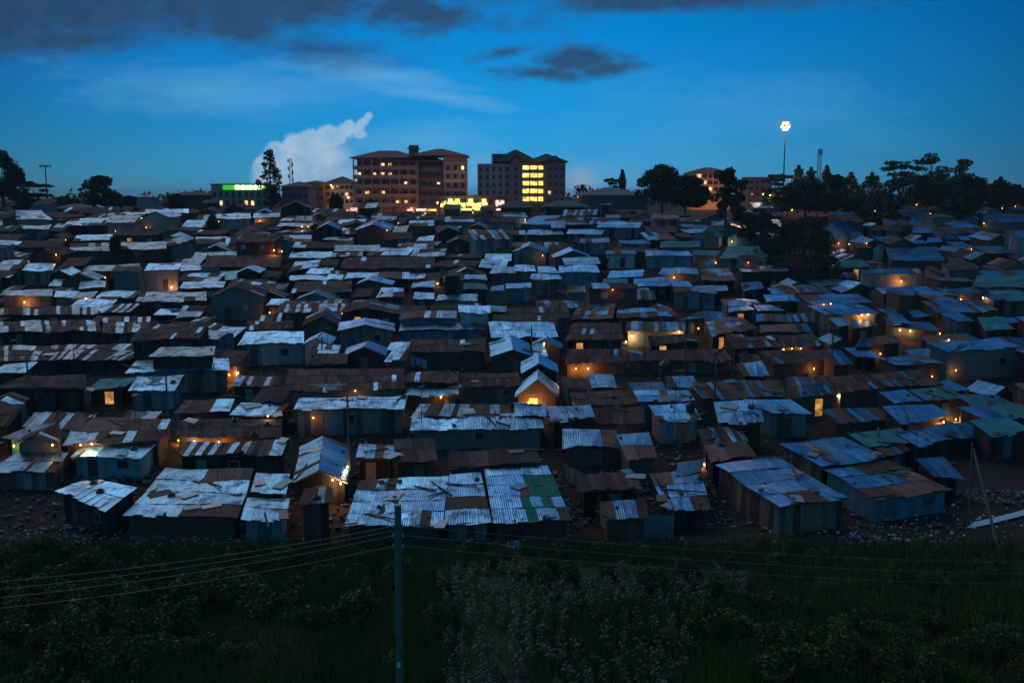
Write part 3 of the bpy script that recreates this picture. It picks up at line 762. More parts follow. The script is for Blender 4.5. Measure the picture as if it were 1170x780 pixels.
cand.sort(key=lambda q:-(q[2]*(q[3]*.3+2.3))/(q[0]**1.0))
mats=['steel','bright','grey','mix','rust','stripe']
for idx,(Y,x,w,d,yaw,P,foot,px,py) in enumerate(cand):
    r=random.Random(idx*7+3)
    left=px<700
    wts=[.07,.03,.16,.18,.37,.19] if left else [.22,.07,.13,.23,.18,.17]
    if Y>190: wts=[.05,.02,.22,.19,.40,.12] if left else [.16,.05,.22,.22,.25,.10]
    style=r.choices(mats,wts)[0]
    wall=r.choices(['mud','tin','dark','wood','block','brick','greypink','blue','pink','white','beige'],[.2,.14,.18,.14,.12,.06,.07,.04,.02,.02,.02])[0]
    h=r.uniform(1.9,3.0)+(r.uniform(1.4,2.3) if r.random()<.13 and w<8 and Y>112 else 0)
    if w<3.7: h-=.25
    into=None if len(SH)<MAXS-5 else (stuff_roof,stuff_wall)
    zf=[H(p.y) for p in P]; zg=max(zf)
    low=max(zf[0],zf[1]); k=r.random()
    if k<.3 and w>3.2 and w<7.5:
        ap=(P[0]+P[1])/2; z=low+h
        EL=Vector((P[0].x,P[0].y,z)); ER=Vector((P[1].x,P[1].y,z)); AP=Vector((ap.x,ap.y,z+w*.17+.2)); bk=P[3]-P[0]; bk.z=(max(zf)-low)*.8
        o=shack_gable(EL,AP,ER,bk,style,wall,r,into=into)
    else:
        rise=r.uniform(.25,.9)+ (zf[2]-zf[0])*.9
        if k>.85: rise=r.uniform(-.15,.15)+(zf[2]-zf[0])
        tl=r.uniform(-.12,.12)
        q=[Vector((P[0].x,P[0].y,low+h+tl)),Vector((P[1].x,P[1].y,low+h-tl)),Vector((P[2].x,P[2].y,low+h+rise-tl)),Vector((P[3].x,P[3].y,low+h+rise+tl))]
        o=shack_quad(q[0],q[1],q[2],q[3],style,wall,r,ridge=(k>.62 and k<.85 and d>4.5),into=into)
    if into is not None: stuff_n+=1
print('traced',TRACED,'filler',len(cand),'stuff',stuff_n)
if stuff_n:
    o=stuff_wall.build('smallest_far_shacks',M['wall'],origin=(0,200,H(200)))
    tag(o,'tiny tin-roofed shacks filling the gaps of the dense hillside settlement','shacks',None,'stuff')
    rr=stuff_roof.build('roofs',M['roof'],o); rr['kind']='stuff'
# ---------------------------------------------------------------- larger buildings on the skyline
def zpx(py,Y): return atY(585,py,Y).z
def xpx(px,Y): return (px-585)/F*Y*.988
WINMESH={}
def window(root,x,y,z,w,h,lit=None,frame=(.10,.09,.085,0),rec=.0,name='window'):
    """window on a wall facing the viewer at plane y"""
    f=MB(); t=.10
    for (cx,cz,sx,sz) in ((x-w/2+t/2,z+h/2,t,h),(x+w/2-t/2,z+h/2,t,h),(x,z+t/2,w-2*t,t),(x,z+h-t/2,w-2*t,t)):
        f.box((cx,y-.05,cz),(sx,.11,sz),frame)
    o=f.build(name,M['paint'],root)
    g=MB(); g.box((x,y-.01,z+h/2),(w-2*t,.03,h-2*t),(.015,.02,.028,0)); g.build('pane',M[lit] if lit else M['glass'],o)
    return o
def hip(mb,x0,x1,y0,y1,z0,zt,col,inset=None,over=.8):
    x0-=over;x1+=over;y0-=over;y1+=over
    d=(y1-y0)/2; i=min(d if inset is None else inset,(x1-x0)/2-.05); ym=(y0+y1)/2
    a,b,c,e=Vector((x0,y0,z0)),Vector((x1,y0,z0)),Vector((x1,y1,z0)),Vector((x0,y1,z0))
    p,q=Vector((x0+i,ym,zt)),Vector((x1-i,ym,zt))
    mb.quad([a,b,q,p],col); mb.quad([c,e,p,q],col); mb.quad([b,c,q],col); mb.quad([e,a,p],col)
    dn=Vector((0,0,-.25)); mb.hexa([a+dn,b+dn,c+dn,e+dn],[a-Vector((0,0,.01)),b-Vector((0,0,.01)),c-Vector((0,0,.01)),e-Vector((0,0,.01))],(col[0]*1.6,col[1]*1.6,col[2]*1.6,0))
rb=random.Random(21)
# --- the big red-roofed building
Y=300; Z0=H(Y)-.5
RED=(.52,.15,.10,0); BRN=(.42,.18,.12,0)
root=empty('apartment_block',(xpx(468,Y),Y,Z0),'long red-brown five-storey block with open balconies and small roof tower','building')
xa,xb,xc,xd=xpx(403.5,Y),xpx(478,Y),xpx(507,Y),xpx(532,Y)
zeL,zeR,zeM=zpx(180,Y),zpx(178,Y),zpx(184,Y)
wm=MB(); wm.box(((xa+xb)/2+.5,Y+8,(Z0+zeL)/2),(xb-xa-1,12,zeL-Z0),BRN); wm.box(((xb+xc)/2,Y+9,(Z0+zeM)/2),(xc-xb+.02,12,zeM-Z0),BRN)
wm.box(((xc+xd)/2,Y+6.5,(Z0+zeR)/2),(xd-xc,14,zeR-Z0),RED); wm.build('wall',M['masonry'],root)
rm=MB(); hip(rm,xa,xb,Y,Y+14,zeL,zpx(171,Y),(.17,.05,.04,0)); hip(rm,xb-2,xd,Y-.5,Y+13.5,zeR+.1,zpx(169,Y),(.17,.05,.04,0)); hip(rm,xpx(450,Y),xc-.5,Y-1,Y+6,zeM,zpx(177,Y),(.08,.027,.024,0)); ro=rm.build('roof',M['masonry'],root)
tm=MB(); tx=xpx(471.5,Y); tm.box((tx,Y+5,(zeL+zpx(169,Y))/2+.5),(2.7,2.7,zpx(169,Y)-zeL+1),BRN); hip(tm,tx-1.4,tx+1.4,Y+3.6,Y+6.4,zpx(168.5,Y),zpx(165.5,Y),(.17,.05,.04,0),over=.4); to=tm.build('roof_tower',M['masonry'],root)
for dx in (-.65,.65):
    g=MB(); g.box((tx+dx,Y+3.62,zpx(171.5,Y)),(.7,.06,.9),(.01,.01,.015,0)); g.build('opening',M['glass'],to)
fl=[180,192,202.5,213,224,234.5]
for i,py in enumerate(fl[1:]):
    z=zpx(py,Y); b=MB()
    b.box(((xa+xb)/2,Y+.9,z-.35),(xb-xa,2.2,.22),(.36,.26,.22,0)); b.box(((xa+xb)/2,Y-.2,z+.22),(xb-xa,.14,.95),(.52,.19,.12,0) if i%2 else (.44,.19,.125,0))
    b.box(((xb+xc)/2,Y+2.4,z-.35),(xc-xb-.02,1.4,.22),(.36,.26,.22,0)); b.box(((xb+xc)/2,Y+1.75,z+.2),(xc-xb-.02,.12,.9),(.15,.08,.06,0))
    b.build('balcony',M['masonry'],root)
    zz=zpx(py,Y)-.2
    for k in range(8):
        x=xa+1.6+(xb-xa-2.6)*k/7.3
        lit=None; 
        if (i,k) in {(0,3),(0,4),(1,2),(1,3),(1,4),(3,3),(1,0),(2,6),(3,1),(4,6)}: lit='warmw'
        if (i,k)==(4,5): lit='yellow'
        window(root,x,Y+1.98,zz,1.5 if k%2 else 1.1,1.75,lit)
    for k in range(3): window(root,xb+1.2+k*2.3,Y+2.97,zz,1.1,1.6,'warmw' if (i,k) in {(2,2)} else None)
cm=MB()
for k in range(8):
    x=xa+.25+(xb-xa-.5)*k/7; cm.box((x,Y-.05,(Z0+zeL)/2),(.35,.35,zeL-Z0-.3),(.40,.22,.16,0))
cm.build('columns',M['masonry'],root)
for py in (186.5,196.5,206.5,217):
    b=MB(); b.box(((xc+xd)/2,Y-.53,zpx(py,Y)),(xd-xc+.12,.1,.45),(.45,.36,.33,0)); b.box((xd+.03,Y+6,zpx(py,Y)),(.1,13.5,.45),(.45,.36,.33,0)); b.build('white_band',M['masonry'],root)
    for k in range(3): window(root,xc+1.3+k*2.2,Y-.5,zpx(py,Y)-2.0,1.0,1.3,'warmw' if (py,k)==(186.5,2) else None)
# --- the grey block with the lit stairwell
Y=322; Z0=H(Y)-.5; GR=(.24,.23,.25,0)
root=empty('apartment_block',(xpx(596,Y),Y,Z0),'grey five-storey block with brightly lit yellow open stairwell','building')
x0,x1,x2,x3,x4=[xpx(p,Y) for p in (545.5,583,596,624,646)]
zt=zpx(187,Y); ze=zpx(184.5,Y); wm=MB()
wm.box(((x0+x1)/2,Y+7,(Z0+zt)/2),(x1-x0,12,zt-Z0),GR); wm.box(((xpx(562,Y)+x1)/2,Y+9,(zt+zpx(175,Y))/2),(x1-xpx(562,Y),7,zpx(175,Y)-zt),(.09,.085,.1,0))
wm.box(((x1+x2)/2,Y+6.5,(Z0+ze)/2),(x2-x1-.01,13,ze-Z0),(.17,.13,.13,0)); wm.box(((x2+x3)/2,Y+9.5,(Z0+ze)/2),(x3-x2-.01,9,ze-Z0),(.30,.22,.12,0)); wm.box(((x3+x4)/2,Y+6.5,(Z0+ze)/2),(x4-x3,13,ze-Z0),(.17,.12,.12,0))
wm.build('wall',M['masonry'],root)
rm=MB(); dk=(.022,.02,.024,0); hip(rm,xpx(566,Y),xpx(612,Y),Y+1,Y+13,ze+.2,zpx(170,Y),dk); hip(rm,xpx(604,Y),x4,Y,Y+13,ze+.05,zpx(174.5,Y),dk)
for (pa,pb,pc) in ((582,590,598),(624,634,644)):
    a=Vector((xpx(pa,Y),Y-1,ze+.05)); b=Vector((xpx(pc,Y),Y-1,ze+.05)); c=Vector((xpx(pb,Y),Y-1,zpx(177.5,Y))); d=Vector((0,6,0))
    rm.quad([a+d,a,c,c+d],dk); rm.quad([b,b+d,c+d,c],dk)
rm.build('roof',M['masonry'],root)
for (pa,pb,pc) in ((582,590,598),(624,634,644)):
    gb=MB()
    a=Vector((xpx(pa,Y)+.5,Y-.02,ze)); b=Vector((xpx(pc,Y)-.5,Y-.02,ze)); c=Vector((xpx(pb,Y),Y-.02,zpx(178.6,Y)))
    gb.quad([a,b,c],(.30,.20,.18,0)); gb.quad([b+Vector((0,.3,0)),a+Vector((0,.3,0)),c+Vector((0,.3,0))],(.30,.20,.18,0))
    gb.build('gable',M['masonry'],root)
rows=[189.5,198.5,207.5,216.5,225.5]
for i,py in enumerate(rows):
    z=zpx(py+3,Y)
    for k in range(5):
        x=x0+1.1+(x1-x0-2.2)*k/4; window(root,x,Y+1,z-.9,1.15,1.35,None)
        p=MB(); p.box((x+1.15,Y+.97,z-.2),(.95,.06,1.3),(.32,.28,.30,0)); p.build('wall_panel',M['masonry'],root) if k<4 else None
    for k in range(1): window(root,(x1+x2)/2,Y,z-.8,1.2,1.3)
    for k in range(3): window(root,x3+1.1+k*2.0,Y,z-.8,1.1,1.3,'warmw' if (i,k)==(3,0) else None)
    # stairwell landings; the back wall's light is put into glowing panels between them
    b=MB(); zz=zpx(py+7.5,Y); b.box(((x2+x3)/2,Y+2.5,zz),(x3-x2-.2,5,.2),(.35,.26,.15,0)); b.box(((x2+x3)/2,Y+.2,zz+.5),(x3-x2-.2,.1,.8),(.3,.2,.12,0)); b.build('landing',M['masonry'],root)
    l=MB(); l.box(((x2+x3)/2-.4,Y+4.9,zz+1.45),(x3-x2-.9,.12,1.55),(1,.7,.2,0)); l.build('glow_wall',M['yellow'],root)
    if i in(1,3):
        pl=bpy.data.lights.new('stair_lamp','POINT'); pl.energy=60; pl.color=(1,.7,.25); pl.shadow_soft_size=.3; po=bpy.data.objects.new('stair_lamp',pl); COL.objects.link(po); po.parent=root; po.location=Vector(((x2+x3)/2,Y+1.8,zz+1.9))-root.location
c=MB()
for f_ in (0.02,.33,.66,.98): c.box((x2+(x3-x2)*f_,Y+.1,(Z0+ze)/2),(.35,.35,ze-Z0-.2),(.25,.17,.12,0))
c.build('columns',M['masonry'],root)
am=MB()
for px_ in (561,570): am.tube((xpx(px_,Y),Y+6,zpx(187,Y)),(xpx(px_,Y),Y+6,zpx(171,Y)),.08,.05,5,(.1,.1,.1,0))
am.box((xpx(570,Y),Y+6,zpx(172,Y)),(2.2,.06,.06),(.1,.1,.1,0)); am.build('antenna',M['metal'],root)

def simple_building(name,label,Y,pl,pr,pt,pbase,depth,wall,roof=None,pridge=None,rows=(),ncol=0,lits=(),cat='building',ww=1.1,wh=1.2,over=.6,litm='warmw',flat=False):
    Z0=H(Y)-.6; xa,xb=xpx(pl,Y),xpx(pr,Y); zt=zpx(pt,Y)
    root=empty(name,((xa+xb)/2,Y,Z0),label,cat)
    w_=MB(); w_.box(((xa+xb)/2,Y+depth/2,(Z0+zt)/2),(xb-xa,depth,zt-Z0),wall); w_.build('wall',M['masonry'],root)
    r_=MB()
    if roof and pridge and not flat: hip(r_,xa,xb,Y,Y+depth,zt+.02,zpx(pridge,Y),roof,over=over)
    else: 
        r_.box(((xa+xb)/2,Y+depth/2,zt+.12),(xb-xa+.5,depth+.5,.26),roof or (.1,.1,.1,0))
    r_.build('roof',M['masonry'],root)
    n=0
    for i,py in enumerate(rows):
        for k in range(ncol):
            x=xa+(xb-xa)*(k+.5)/ncol
            window(root,x,Y,zpx(py,Y)-wh/2,ww,wh,litm if (i,k) in lits else None)
    return root
# shop with the green lit sign
s=simple_building('shop_building','wide beige shop building with a glowing green and white sign band',290,241,306,211,242,12,(.36,.29,.20,0),(.13,.11,.09,0),None,(222,232),9,{(1,1),(1,5),(1,6)},ww=1.1,wh=1.6)
Y=290
b=MB(); b.box(((xpx(255,Y)+xpx(267.5,Y))/2,Y-.25,zpx(214.2,Y)),(xpx(267.5,Y)-xpx(255,Y),.3,1.3),(.1,.8,.05,0)); sg=b.build('sign_green',M['green'],s)
b=MB(); b.box(((xpx(268,Y)+xpx(303,Y))/2,Y-.25,zpx(214.2,Y)),(xpx(303,Y)-xpx(268,Y),.3,1.3),(.06,.4,.04,0)); sg=b.build('sign_panel',M['green'],s)
b=MB(); rr=random.Random(3); x=xpx(269,Y)
while x<xpx(302,Y)-.5:
    ww_=rr.uniform(.45,.85); b.box((x+ww_/2,Y-.45,zpx(214.2,Y)),(ww_,.08,rr.uniform(1.0,1.3)),(1,1,.6,0)); x+=ww_+.07
b.build('lettering',M['signw'],sg)
simple_building('house','grey hipped house behind the shacks left of the red block',300,322,352,213,240,12,(.12,.12,.13,0),(.05,.055,.06,0),207,(224,),5)
simple_building('house','brown flat-roofed house beside the grey hipped house',330,346,370,209,240,12,(.12,.07,.06,0),(.07,.045,.04,0),206,(216,226),4)
h=simple_building('apartment_house','pale gabled apartment house lit warmly at its right side, left of the red block',335,372,404,209,240,12,(.38,.27,.19,0),(.06,.04,.04,0),201,(214,222,230),6,{(0,1),(1,4)})
simple_building('market_building','low red-brown building with glowing yellow-green panels between the two tall blocks',296,503,580,225,243,8,(.15,.05,.045,0),(.10,.05,.05,0),None,(230,),10,{(0,1),(0,2),(0,4),(0,6)},ww=1.5,wh=1.6,litm='yellow',flat=True)
mk=bpy.data.objects[[o.name for o in bpy.data.objects if o.name.startswith('market_building')][0]]
Y=296; rq=random.Random(8)
for k in range(15):  # glowing panels added in place of lamps and lamp-lit trees
    px=505+k*3.6+rq.uniform(-.4,.4); py=rq.uniform(229,233); hh=rq.uniform(.8,1.9); wv=rq.uniform(.6,.95); x=xpx(px,Y)
    q=MB(); q.box((x,Y-.35,zpx(py,Y)-hh/2),(wv*.9,.1,hh),(1,1,.5,0)); q.build('glow_panel',M['market'] if k<13 else M['pink'],mk)
for px in (568,574):
    q=MB(); q.box((xpx(px,Y),Y-.35,zpx(231,Y)),(1.1,.1,1.2),(1,1,.5,0)); q.build('glow_panel',M['pink'],mk)
for px in (515,530,546):
    pl=bpy.data.lights.new('market_lamp','POINT'); pl.energy=200; pl.color=(.8,1,.25); pl.shadow_soft_size=.3; po=bpy.data.objects.new('market_lamp',pl); COL.objects.link(po); po.parent=mk; po.location=Vector((xpx(px,Y),Y-2.2,zpx(233,Y)))-mk.location
s=simple_building('hall','large grey hall with a hipped roof right of the lit block',272,660,740,223,250,16,(.115,.10,.11,0),(.10,.10,.115,0),214,(),0)
for k in range(9):
    p=MB(); Y=272; x=xpx(662,Y)+k*(xpx(738,Y)-xpx(662,Y))/8; p.box((x,Y-.08,(H(Y)+zpx(224,Y))/2),(.3,.14,zpx(224,Y)-H(Y)),(.16,.14,.15,0)); p.build('pilaster',M['masonry'],s)
simple_building('pavilion','small dark pavilion with a pyramid roof below the lit block',264,572,606,237,246,8,(.07,.06,.06,0),(.035,.05,.05,0),228.5,(),0,over=1.6)
simple_building('shed','long shed with a dull green roof below the grey hall',262,624,670,236,246,7,(.05,.04,.04,0),(.06,.09,.08,0),229,(),0,over=1.2)
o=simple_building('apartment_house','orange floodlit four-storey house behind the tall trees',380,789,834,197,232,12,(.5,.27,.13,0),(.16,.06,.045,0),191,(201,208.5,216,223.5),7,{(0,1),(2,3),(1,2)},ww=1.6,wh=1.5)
o2=simple_building('apartment_house','dim brown house right of the orange floodlit one',400,855,882,203,230,12,(.16,.08,.06,0),(.10,.05,.05,0),None,(208,215,222),4,ww=1.6,wh=1.3,flat=True)
simple_building('house','low dark red house left of the shop with the green sign',300,190,240,223,242,9,(.09,.05,.045,0),(.05,.025,.025,0),219,(),0)
simple_building('shed','long dull shed with a flat green-grey roof at the left skyline',268,57,101,238,250,8,(.05,.045,.045,0),(.07,.09,.09,0),233,(),0)
for k,(pl,pr,pt,Y) in enumerate(((88,118,226,700),(118,150,225,820),(150,172,224,640),(20,60,226,620),(330,372,219,520))):
    simple_building('distant_house',['low far house on the left horizon behind the round tree','long pale far house on the left horizon','far house nearest the left dark trees','far house at the left edge of the horizon','far pale house left of the red block'][k],Y,pl,pr,pt+1.5,235,14,(.22,.17,.17,0),(.13,.10,.11,0),pt,(),0)
# --- masts
def lattice(name,label,px,ptop,Y,w,col=(.05,.05,.055,0),cat='mast',taper=.35):
    Z0=H(Y); zt=zpx(ptop,Y); x=xpx(px,Y); root=empty(name,(x,Y,Z0),label,cat)
    m=MB(); cs=[(-1,-1),(1,-1),(1,1),(-1,1)]; n=int((zt-Z0)/(w*1.3)); W=lambda f:w*(1-(1-taper)*f)/2
    for a,b in cs: m.tube((x+a*W(0),Y+b*W(0),Z0),(x+a*W(1),Y+b*W(1),zt),.09,.06,5,col)
    m.build('frame',M['metal'],root); m=MB()
    for i in range(n):
        f0,f1=i/n,(i+1)/n; z0,z1=Z0+(zt-Z0)*f0,Z0+(zt-Z0)*f1
        for j in range(4):
            a=cs[j];b=cs[(j+1)%4]; m.tube((x+a[0]*W(f0),Y+a[1]*W(f0),z0),(x+b[0]*W(f1),Y+b[1]*W(f1),z1),.045,n=4,col=col,cap=False)
            m.tube((x+a[0]*W(f1),Y+a[1]*W(f1),z1),(x+b[0]*W(f1),Y+b[1]*W(f1),z1),.045,n=4,col=col,cap=False)
    m.build('bracing',M['metal'],root); return root,x,zt
r_,x,zt=lattice('radio_mast','slender lattice radio mast against the white cloud',333,181,420,1.9)
for k in range(6): m=MB(); m.box((x+(.9 if k%2 else -.9),419.2,zt-1-1.6*k),(.5,.3,1.5),(.25,.25,.27,0)); m.build('antenna_panel',M['metal'],r_)
r_,x,zt=lattice('radio_mast','short lattice radio mast above the trees right of the floodlight',935,171,330,1.1,taper=.8)
for k in (-1,0,1): m=MB(); m.box((x+k*.5,329.2,zt-.8),(.3,.3,1.9),(.06,.06,.07,0)); m.build('antenna_panel',M['metal'],r_)
def highmast(label,px,ptop,pbase,Y,lit):
    x=xpx(px,Y); Z0=H(Y); zt=zpx(ptop,Y); root=empty('floodlight_mast',(x,Y,Z0),label,'light mast')
    m=MB(); m.tube((x,Y,Z0),(x,Y,zt),.30,.13,10,(.08,.07,.08,0)); m.build('pole',M['metal'],root)
    m=MB()
    for k in range(12):
        a=2*math.pi*k/12;b=2*math.pi*(k+1)/12; m.tube((x+1.1*math.cos(a),Y+1.1*math.sin(a),zt),(x+1.1*math.cos(b),Y+1.1*math.sin(b),zt),.08,n=5,col=(.08,.08,.08,0))
    for k in range(3): 
        a=math.pi*k/3; m.tube((x-1.1*math.cos(a),Y-1.1*math.sin(a),zt),(x+1.1*math.cos(a),Y+1.1*math.sin(a),zt),.05,n=4,col=(.08,.08,.08,0))
    ring=m.build('lamp_ring',M['metal'],root)
    for k in range(18 if lit else 6):  # extra tiers and oversized glass added so the glow reads as a ball
        zt0=zt; a=2*math.pi*(k+.5)/6; q_=([1.0,.62,.55][k//6] if lit else 1.25); hx,hy=x+q_*math.cos(a),Y+q_*math.sin(a); zt=zt0+[0,.8,-.8][k//6]
        h=MB(); h.box((hx,hy,zt+.05),(.75,.5,.55),(.1,.1,.1,0),rz=a+math.pi/2); ho=h.build('floodlight',M['metal'],root)
        g=MB(); g.box((hx+.27*math.cos(a),hy+.27*math.sin(a),zt),(.9,.06,.78) if lit else (.7,.06,.5),(1,.9,.8,0),rz=a+math.pi/2); g.build('lamp_glass',M['lamp'] if lit else M['glass'],ho); zt=zt0
    return root,x,zt
mroot,mx_,mz=highmast('tall floodlight mast with a blazing pinkish lamp cluster above the right trees',895,144,250,300,True)
pl=bpy.data.lights.new('mast_light','POINT'); pl.energy=32000; pl.color=(1,.60,.42); pl.shadow_soft_size=1.2; po=bpy.data.objects.new('mast_light',pl); COL.objects.link(po); po.parent=mroot; po.location=(0,0,mz-H(300)-1.0)
highmast('unlit floodlight mast among the trees at the left skyline',53,190,240,290,False)
# lamps that wash the walls of the lit houses
def wash(px,py,Y,e,col,name='wall_lamp',label='',r=.3):
    p=atY(px,py,Y); root=empty(name,p,label,'lamp')
    m=MB(); m.box((p.x,p.y+.1,p.z+.22),(.5,.3,.2),(.1,.1,.1,0)); m.build('housing',M['metal'],root)
    m=MB(); m.ball(p,.16); m.build('bulb',M['bulb'],root)
    l=bpy.data.lights.new('lamp_light','POINT'); l.energy=e; l.color=col; l.shadow_soft_size=r; o=bpy.data.objects.new('lamp_light',l); COL.objects.link(o); o.parent=root; o.location=(0,-.4,0)
    return root
wash(806,228,372,1300,(1,.42,.13),label='orange street lamp at the foot of the floodlit house, left of its door')
wash(826,226,373,700,(1,.42,.13),label='orange street lamp at the right foot of the floodlit house')
wash(398,226,328,900,(1,.6,.3),label='warm lamp at the right end of the pale apartment house')
wash(378,212,329,260,(1,.6,.3),label='small warm lamp at the left end of the pale apartment house')
wash(872,222,392,500,(1,.35,.25),label='reddish lamp before the dim brown house')
wash(500,232,290,600,(1,.46,.33),label='warm street lamp before the right wing of the red block')
wash(430,236,290,700,(1,.48,.33),label='warm street lamp before the left wing of the red block')
wash(566,236,312,500,(1,.55,.4),label='warm street lamp before the grey block')
wash(640,236,310,300,(1,.5,.4),label='warm street lamp between the grey block and the hall')
wash(530,238,306,260,(1,.9,.35),label='yellow lamp in the middle of the glowing market stalls')
# market stalls before the tall blocks, their glow put into the back panels: each canopy a thing
Y=302
for k,(px,py,wp,mt) in enumerate(((512,238,9,'market'),(522,235,8,'market'),(533,239,12,'market'),(545,236,7,'market'),(553,240,8,'market'),(481,239,12,'pink'),(493,241,10,'yellow'),(468,240,7,'pink'),(571,231,9,'pink'),(520,241,10,'market'),(392,240,12,'pink'),(376,239,9,'pink'),(403,238,8,'pink'))):
    Yk=291 if px>505 else 286; x=xpx(px,Yk); z0=H(Yk); wd=wp*mpp(Yk); zc=zpx(py-3,Yk)
    root=empty('market_stall',(x,Yk,z0))
    m=MB(); m.box((x,Yk,zc),(wd+.3,2.2,.1),(.3,.3,.32,0)); m.build('canopy',M['cloth'],root)
    m=MB(); hh=max(1.2,zc-z0-.8); m.box((x,Yk+.8,z0+.75+hh/2-.35),(wd,.06,hh*.75),(1,1,.5,0)); m.build('glow_back_panel',M[mt],root)
    for a in (-1,1): m=MB(); m.tube((x+a*wd/2,Yk-.9,z0),(x+a*wd/2,Yk-.9,zc),.05,n=5,col=(.2,.2,.2,0)); m.build('post',M['metal'],root)
    m=MB(); m.box((x,Yk-.6,z0+.45),(wd,.6,.9),(.2,.15,.12,0)); m.build('counter',M['wood'],root)
    root['category']='stall'; STALLS=globals().setdefault('STALLS',[]); STALLS.append((root,(px,py),mt))
# ---------------------------------------------------------------- trees
def leaves(mb,c,rad,n,size,r,flat=.0):
    c=Vector(c); rad=Vector(rad)
    for _ in range(n):
        while True:
            d=Vector((r.uniform(-1,1),r.uniform(-1,1),r.uniform(-1,1)))
            if d.length<=1: break
        if d.length>1e-3: d=d.normalized()*(d.length**.5)
        p=c+Vector((d.x*rad.x,d.y*rad.y,d.z*rad.z))
        a=Vector((r.gauss(0,1),r.gauss(0,1),r.gauss(0,1))).normalized(); b=a.orthogonal().normalized(); b=(b*math.cos(r.random()*6)+a.cross(b)*math.sin(r.random()*6))
        s=size*r.uniform(.6,1.4); v=r.uniform(.6,1.4)
        q=[p+a*s*.55,p+b*s*.3,p-a*s*.55,p-b*s*.3]
        mb.quad(q,(v,v*r.uniform(.9,1.1),v*.95,1),[(0,0)]*4)
TREES=[]
def tree(kind,px,ptop,wpx,Y,label,name='tree',seed=0,trunk=None,dens=1.0,zbase=None):
    if Y<0: Y=at(px,-Y).y
    r=random.Random(seed*31+int(px)); x=xpx(px,Y); z0=H(Y)-.2; zt=zpx(ptop,Y); h=zt-z0; w=wpx*mpp(Y)/2
    root=empty(name,(x,Y,z0),label,'tree'); tk=MB(); cr=MB(); s=mpp(Y)
    ls=.75 if Y>200 else .45
    tr=max(.12,h*.022)
    def limb(a,b,ra,rb): tk.tube(a,b,ra,rb,6,(.07,.05,.04,0),cap=False)
    top=Vector((x,Y,zt)); bz=Vector((x,Y,z0))
    if kind=='round':
        fk=Vector((x+r.uniform(-.5,.5),Y,z0+h*.32)); limb(bz,fk,tr*1.4,tr)
        n=int(15*dens)+5
        for i in range(n):
            a=r.uniform(0,6.28); u=r.random(); zz=z0+h*(.34+.58*u); rr=w*(.95*math.sqrt(max(.05,1-(2*u-.75)**2*.62)))*r.uniform(.35,.85)
            c=Vector((x+rr*math.cos(a),Y+rr*math.sin(a)*.9,zz)); limb(fk,c,tr*.5,tr*.12)
            k=r.uniform(.16,.32); leaves(cr,c,(w*k*1.25,w*k*1.25,h*r.uniform(.06,.11)),int(105*dens),ls*.85,r)
        leaves(cr,(x,Y,zt-h*.09),(w*.36,w*.36,h*.09),90,ls,r)
    elif kind=='acacia':
        fk=Vector((x,Y,z0+h*.5)); limb(bz,fk,tr,tr*.7)
        for i in range(int(9*dens)+4):
            a=r.uniform(0,6.28); rr=w*r.uniform(.15,.8); lv=r.choice([.62,.76,.88,.96])
            c=Vector((x+rr*math.cos(a),Y+rr*math.sin(a),z0+h*lv-(rr/w)*h*.06)); limb(fk,c,tr*.4,tr*.1)
            leaves(cr,c,(w*r.uniform(.22,.4),w*r.uniform(.22,.4),h*.035),int(75*dens),ls*.9,r)
    elif kind=='conifer':
        limb(bz,top,tr,tr*.2); n=int(12)
        for i in range(n):
            f=i/(n-1); zz=z0+h*(.22+.76*f); rw=w*(1-f)**.6*r.uniform(.45,1.15)+.3
            m_=r.randint(4,6)
            for k in range(m_):
                a=6.28*k/m_+r.uniform(-.4,.4); c=Vector((x+rw*.62*math.cos(a),Y+rw*.62*math.sin(a),zz-rw*.10)); limb(Vector((x,Y,zz)),c,tr*.2,.03)
                leaves(cr,c,(rw*.4+.15,rw*.4+.15,h*.028+.15),int(40*dens),ls*.85,r)
    elif kind=='tiered':     # open tiers with sky between
        limb(bz,top,tr,tr*.2); n=9
        for i in range(n):
            f=i/(n-1); zz=z0+h*(.42+.55*f); rw=w*(1-f*.85)
            for k in range(5):
                a=r.uniform(0,6.28); q=rw*r.uniform(.5,.95); c=Vector((x+q*math.cos(a),Y+q*math.sin(a)*.6,zz+h*r.uniform(-.045,.045))); limb(Vector((x,Y,zz-h*.06)),c,tr*.25,.04)
                leaves(cr,c,(w*r.uniform(.14,.28),w*.22,h*r.uniform(.02,.045)),36,ls*.85,r)
    elif kind=='palm':
        limb(bz,top-Vector((0,0,h*.2)),tr,tr*.8); o=top-Vector((0,0,h*.2))
        for i in range(16):
            a=r.uniform(0,6.28); e=r.uniform(-.2,1.2); p=o
            for k in range(5):
                q=p+Vector((math.cos(a)*w*.26*math.cos(e),math.sin(a)*w*.26*math.cos(e),w*.26*math.sin(e))); e-=.42
                sd=Vector((-math.sin(a),math.cos(a),0))*w*.1
                v=r.uniform(.7,1.2); cr.quad([p-sd,q-sd,q,p],(v,v,v,1),[(0,0)]*4); cr.quad([p,q,q+sd-Vector((0,0,.05*w)),p+sd-Vector((0,0,.05*w))],(v,v,v,1),[(0,0)]*4)
                p=q
    elif kind=='tall':       # slender, ragged eucalyptus-like crown
        limb(bz,top-Vector((0,0,h*.1)),tr,tr*.3)
        for i in range(int(15*dens)+3):
            f=r.random(); zz=z0+h*(.3+.66*f); rw=w*r.uniform(.1,.8)*(1-.45*f); a=r.uniform(0,6.28)
            c=Vector((x+rw*math.cos(a),Y+rw*math.sin(a),zz)); limb(Vector((x,Y,zz-h*.08)),c,tr*.3,.04)
            leaves(cr,c,(w*.27,w*.27,h*.055),int(75*dens),ls,r)
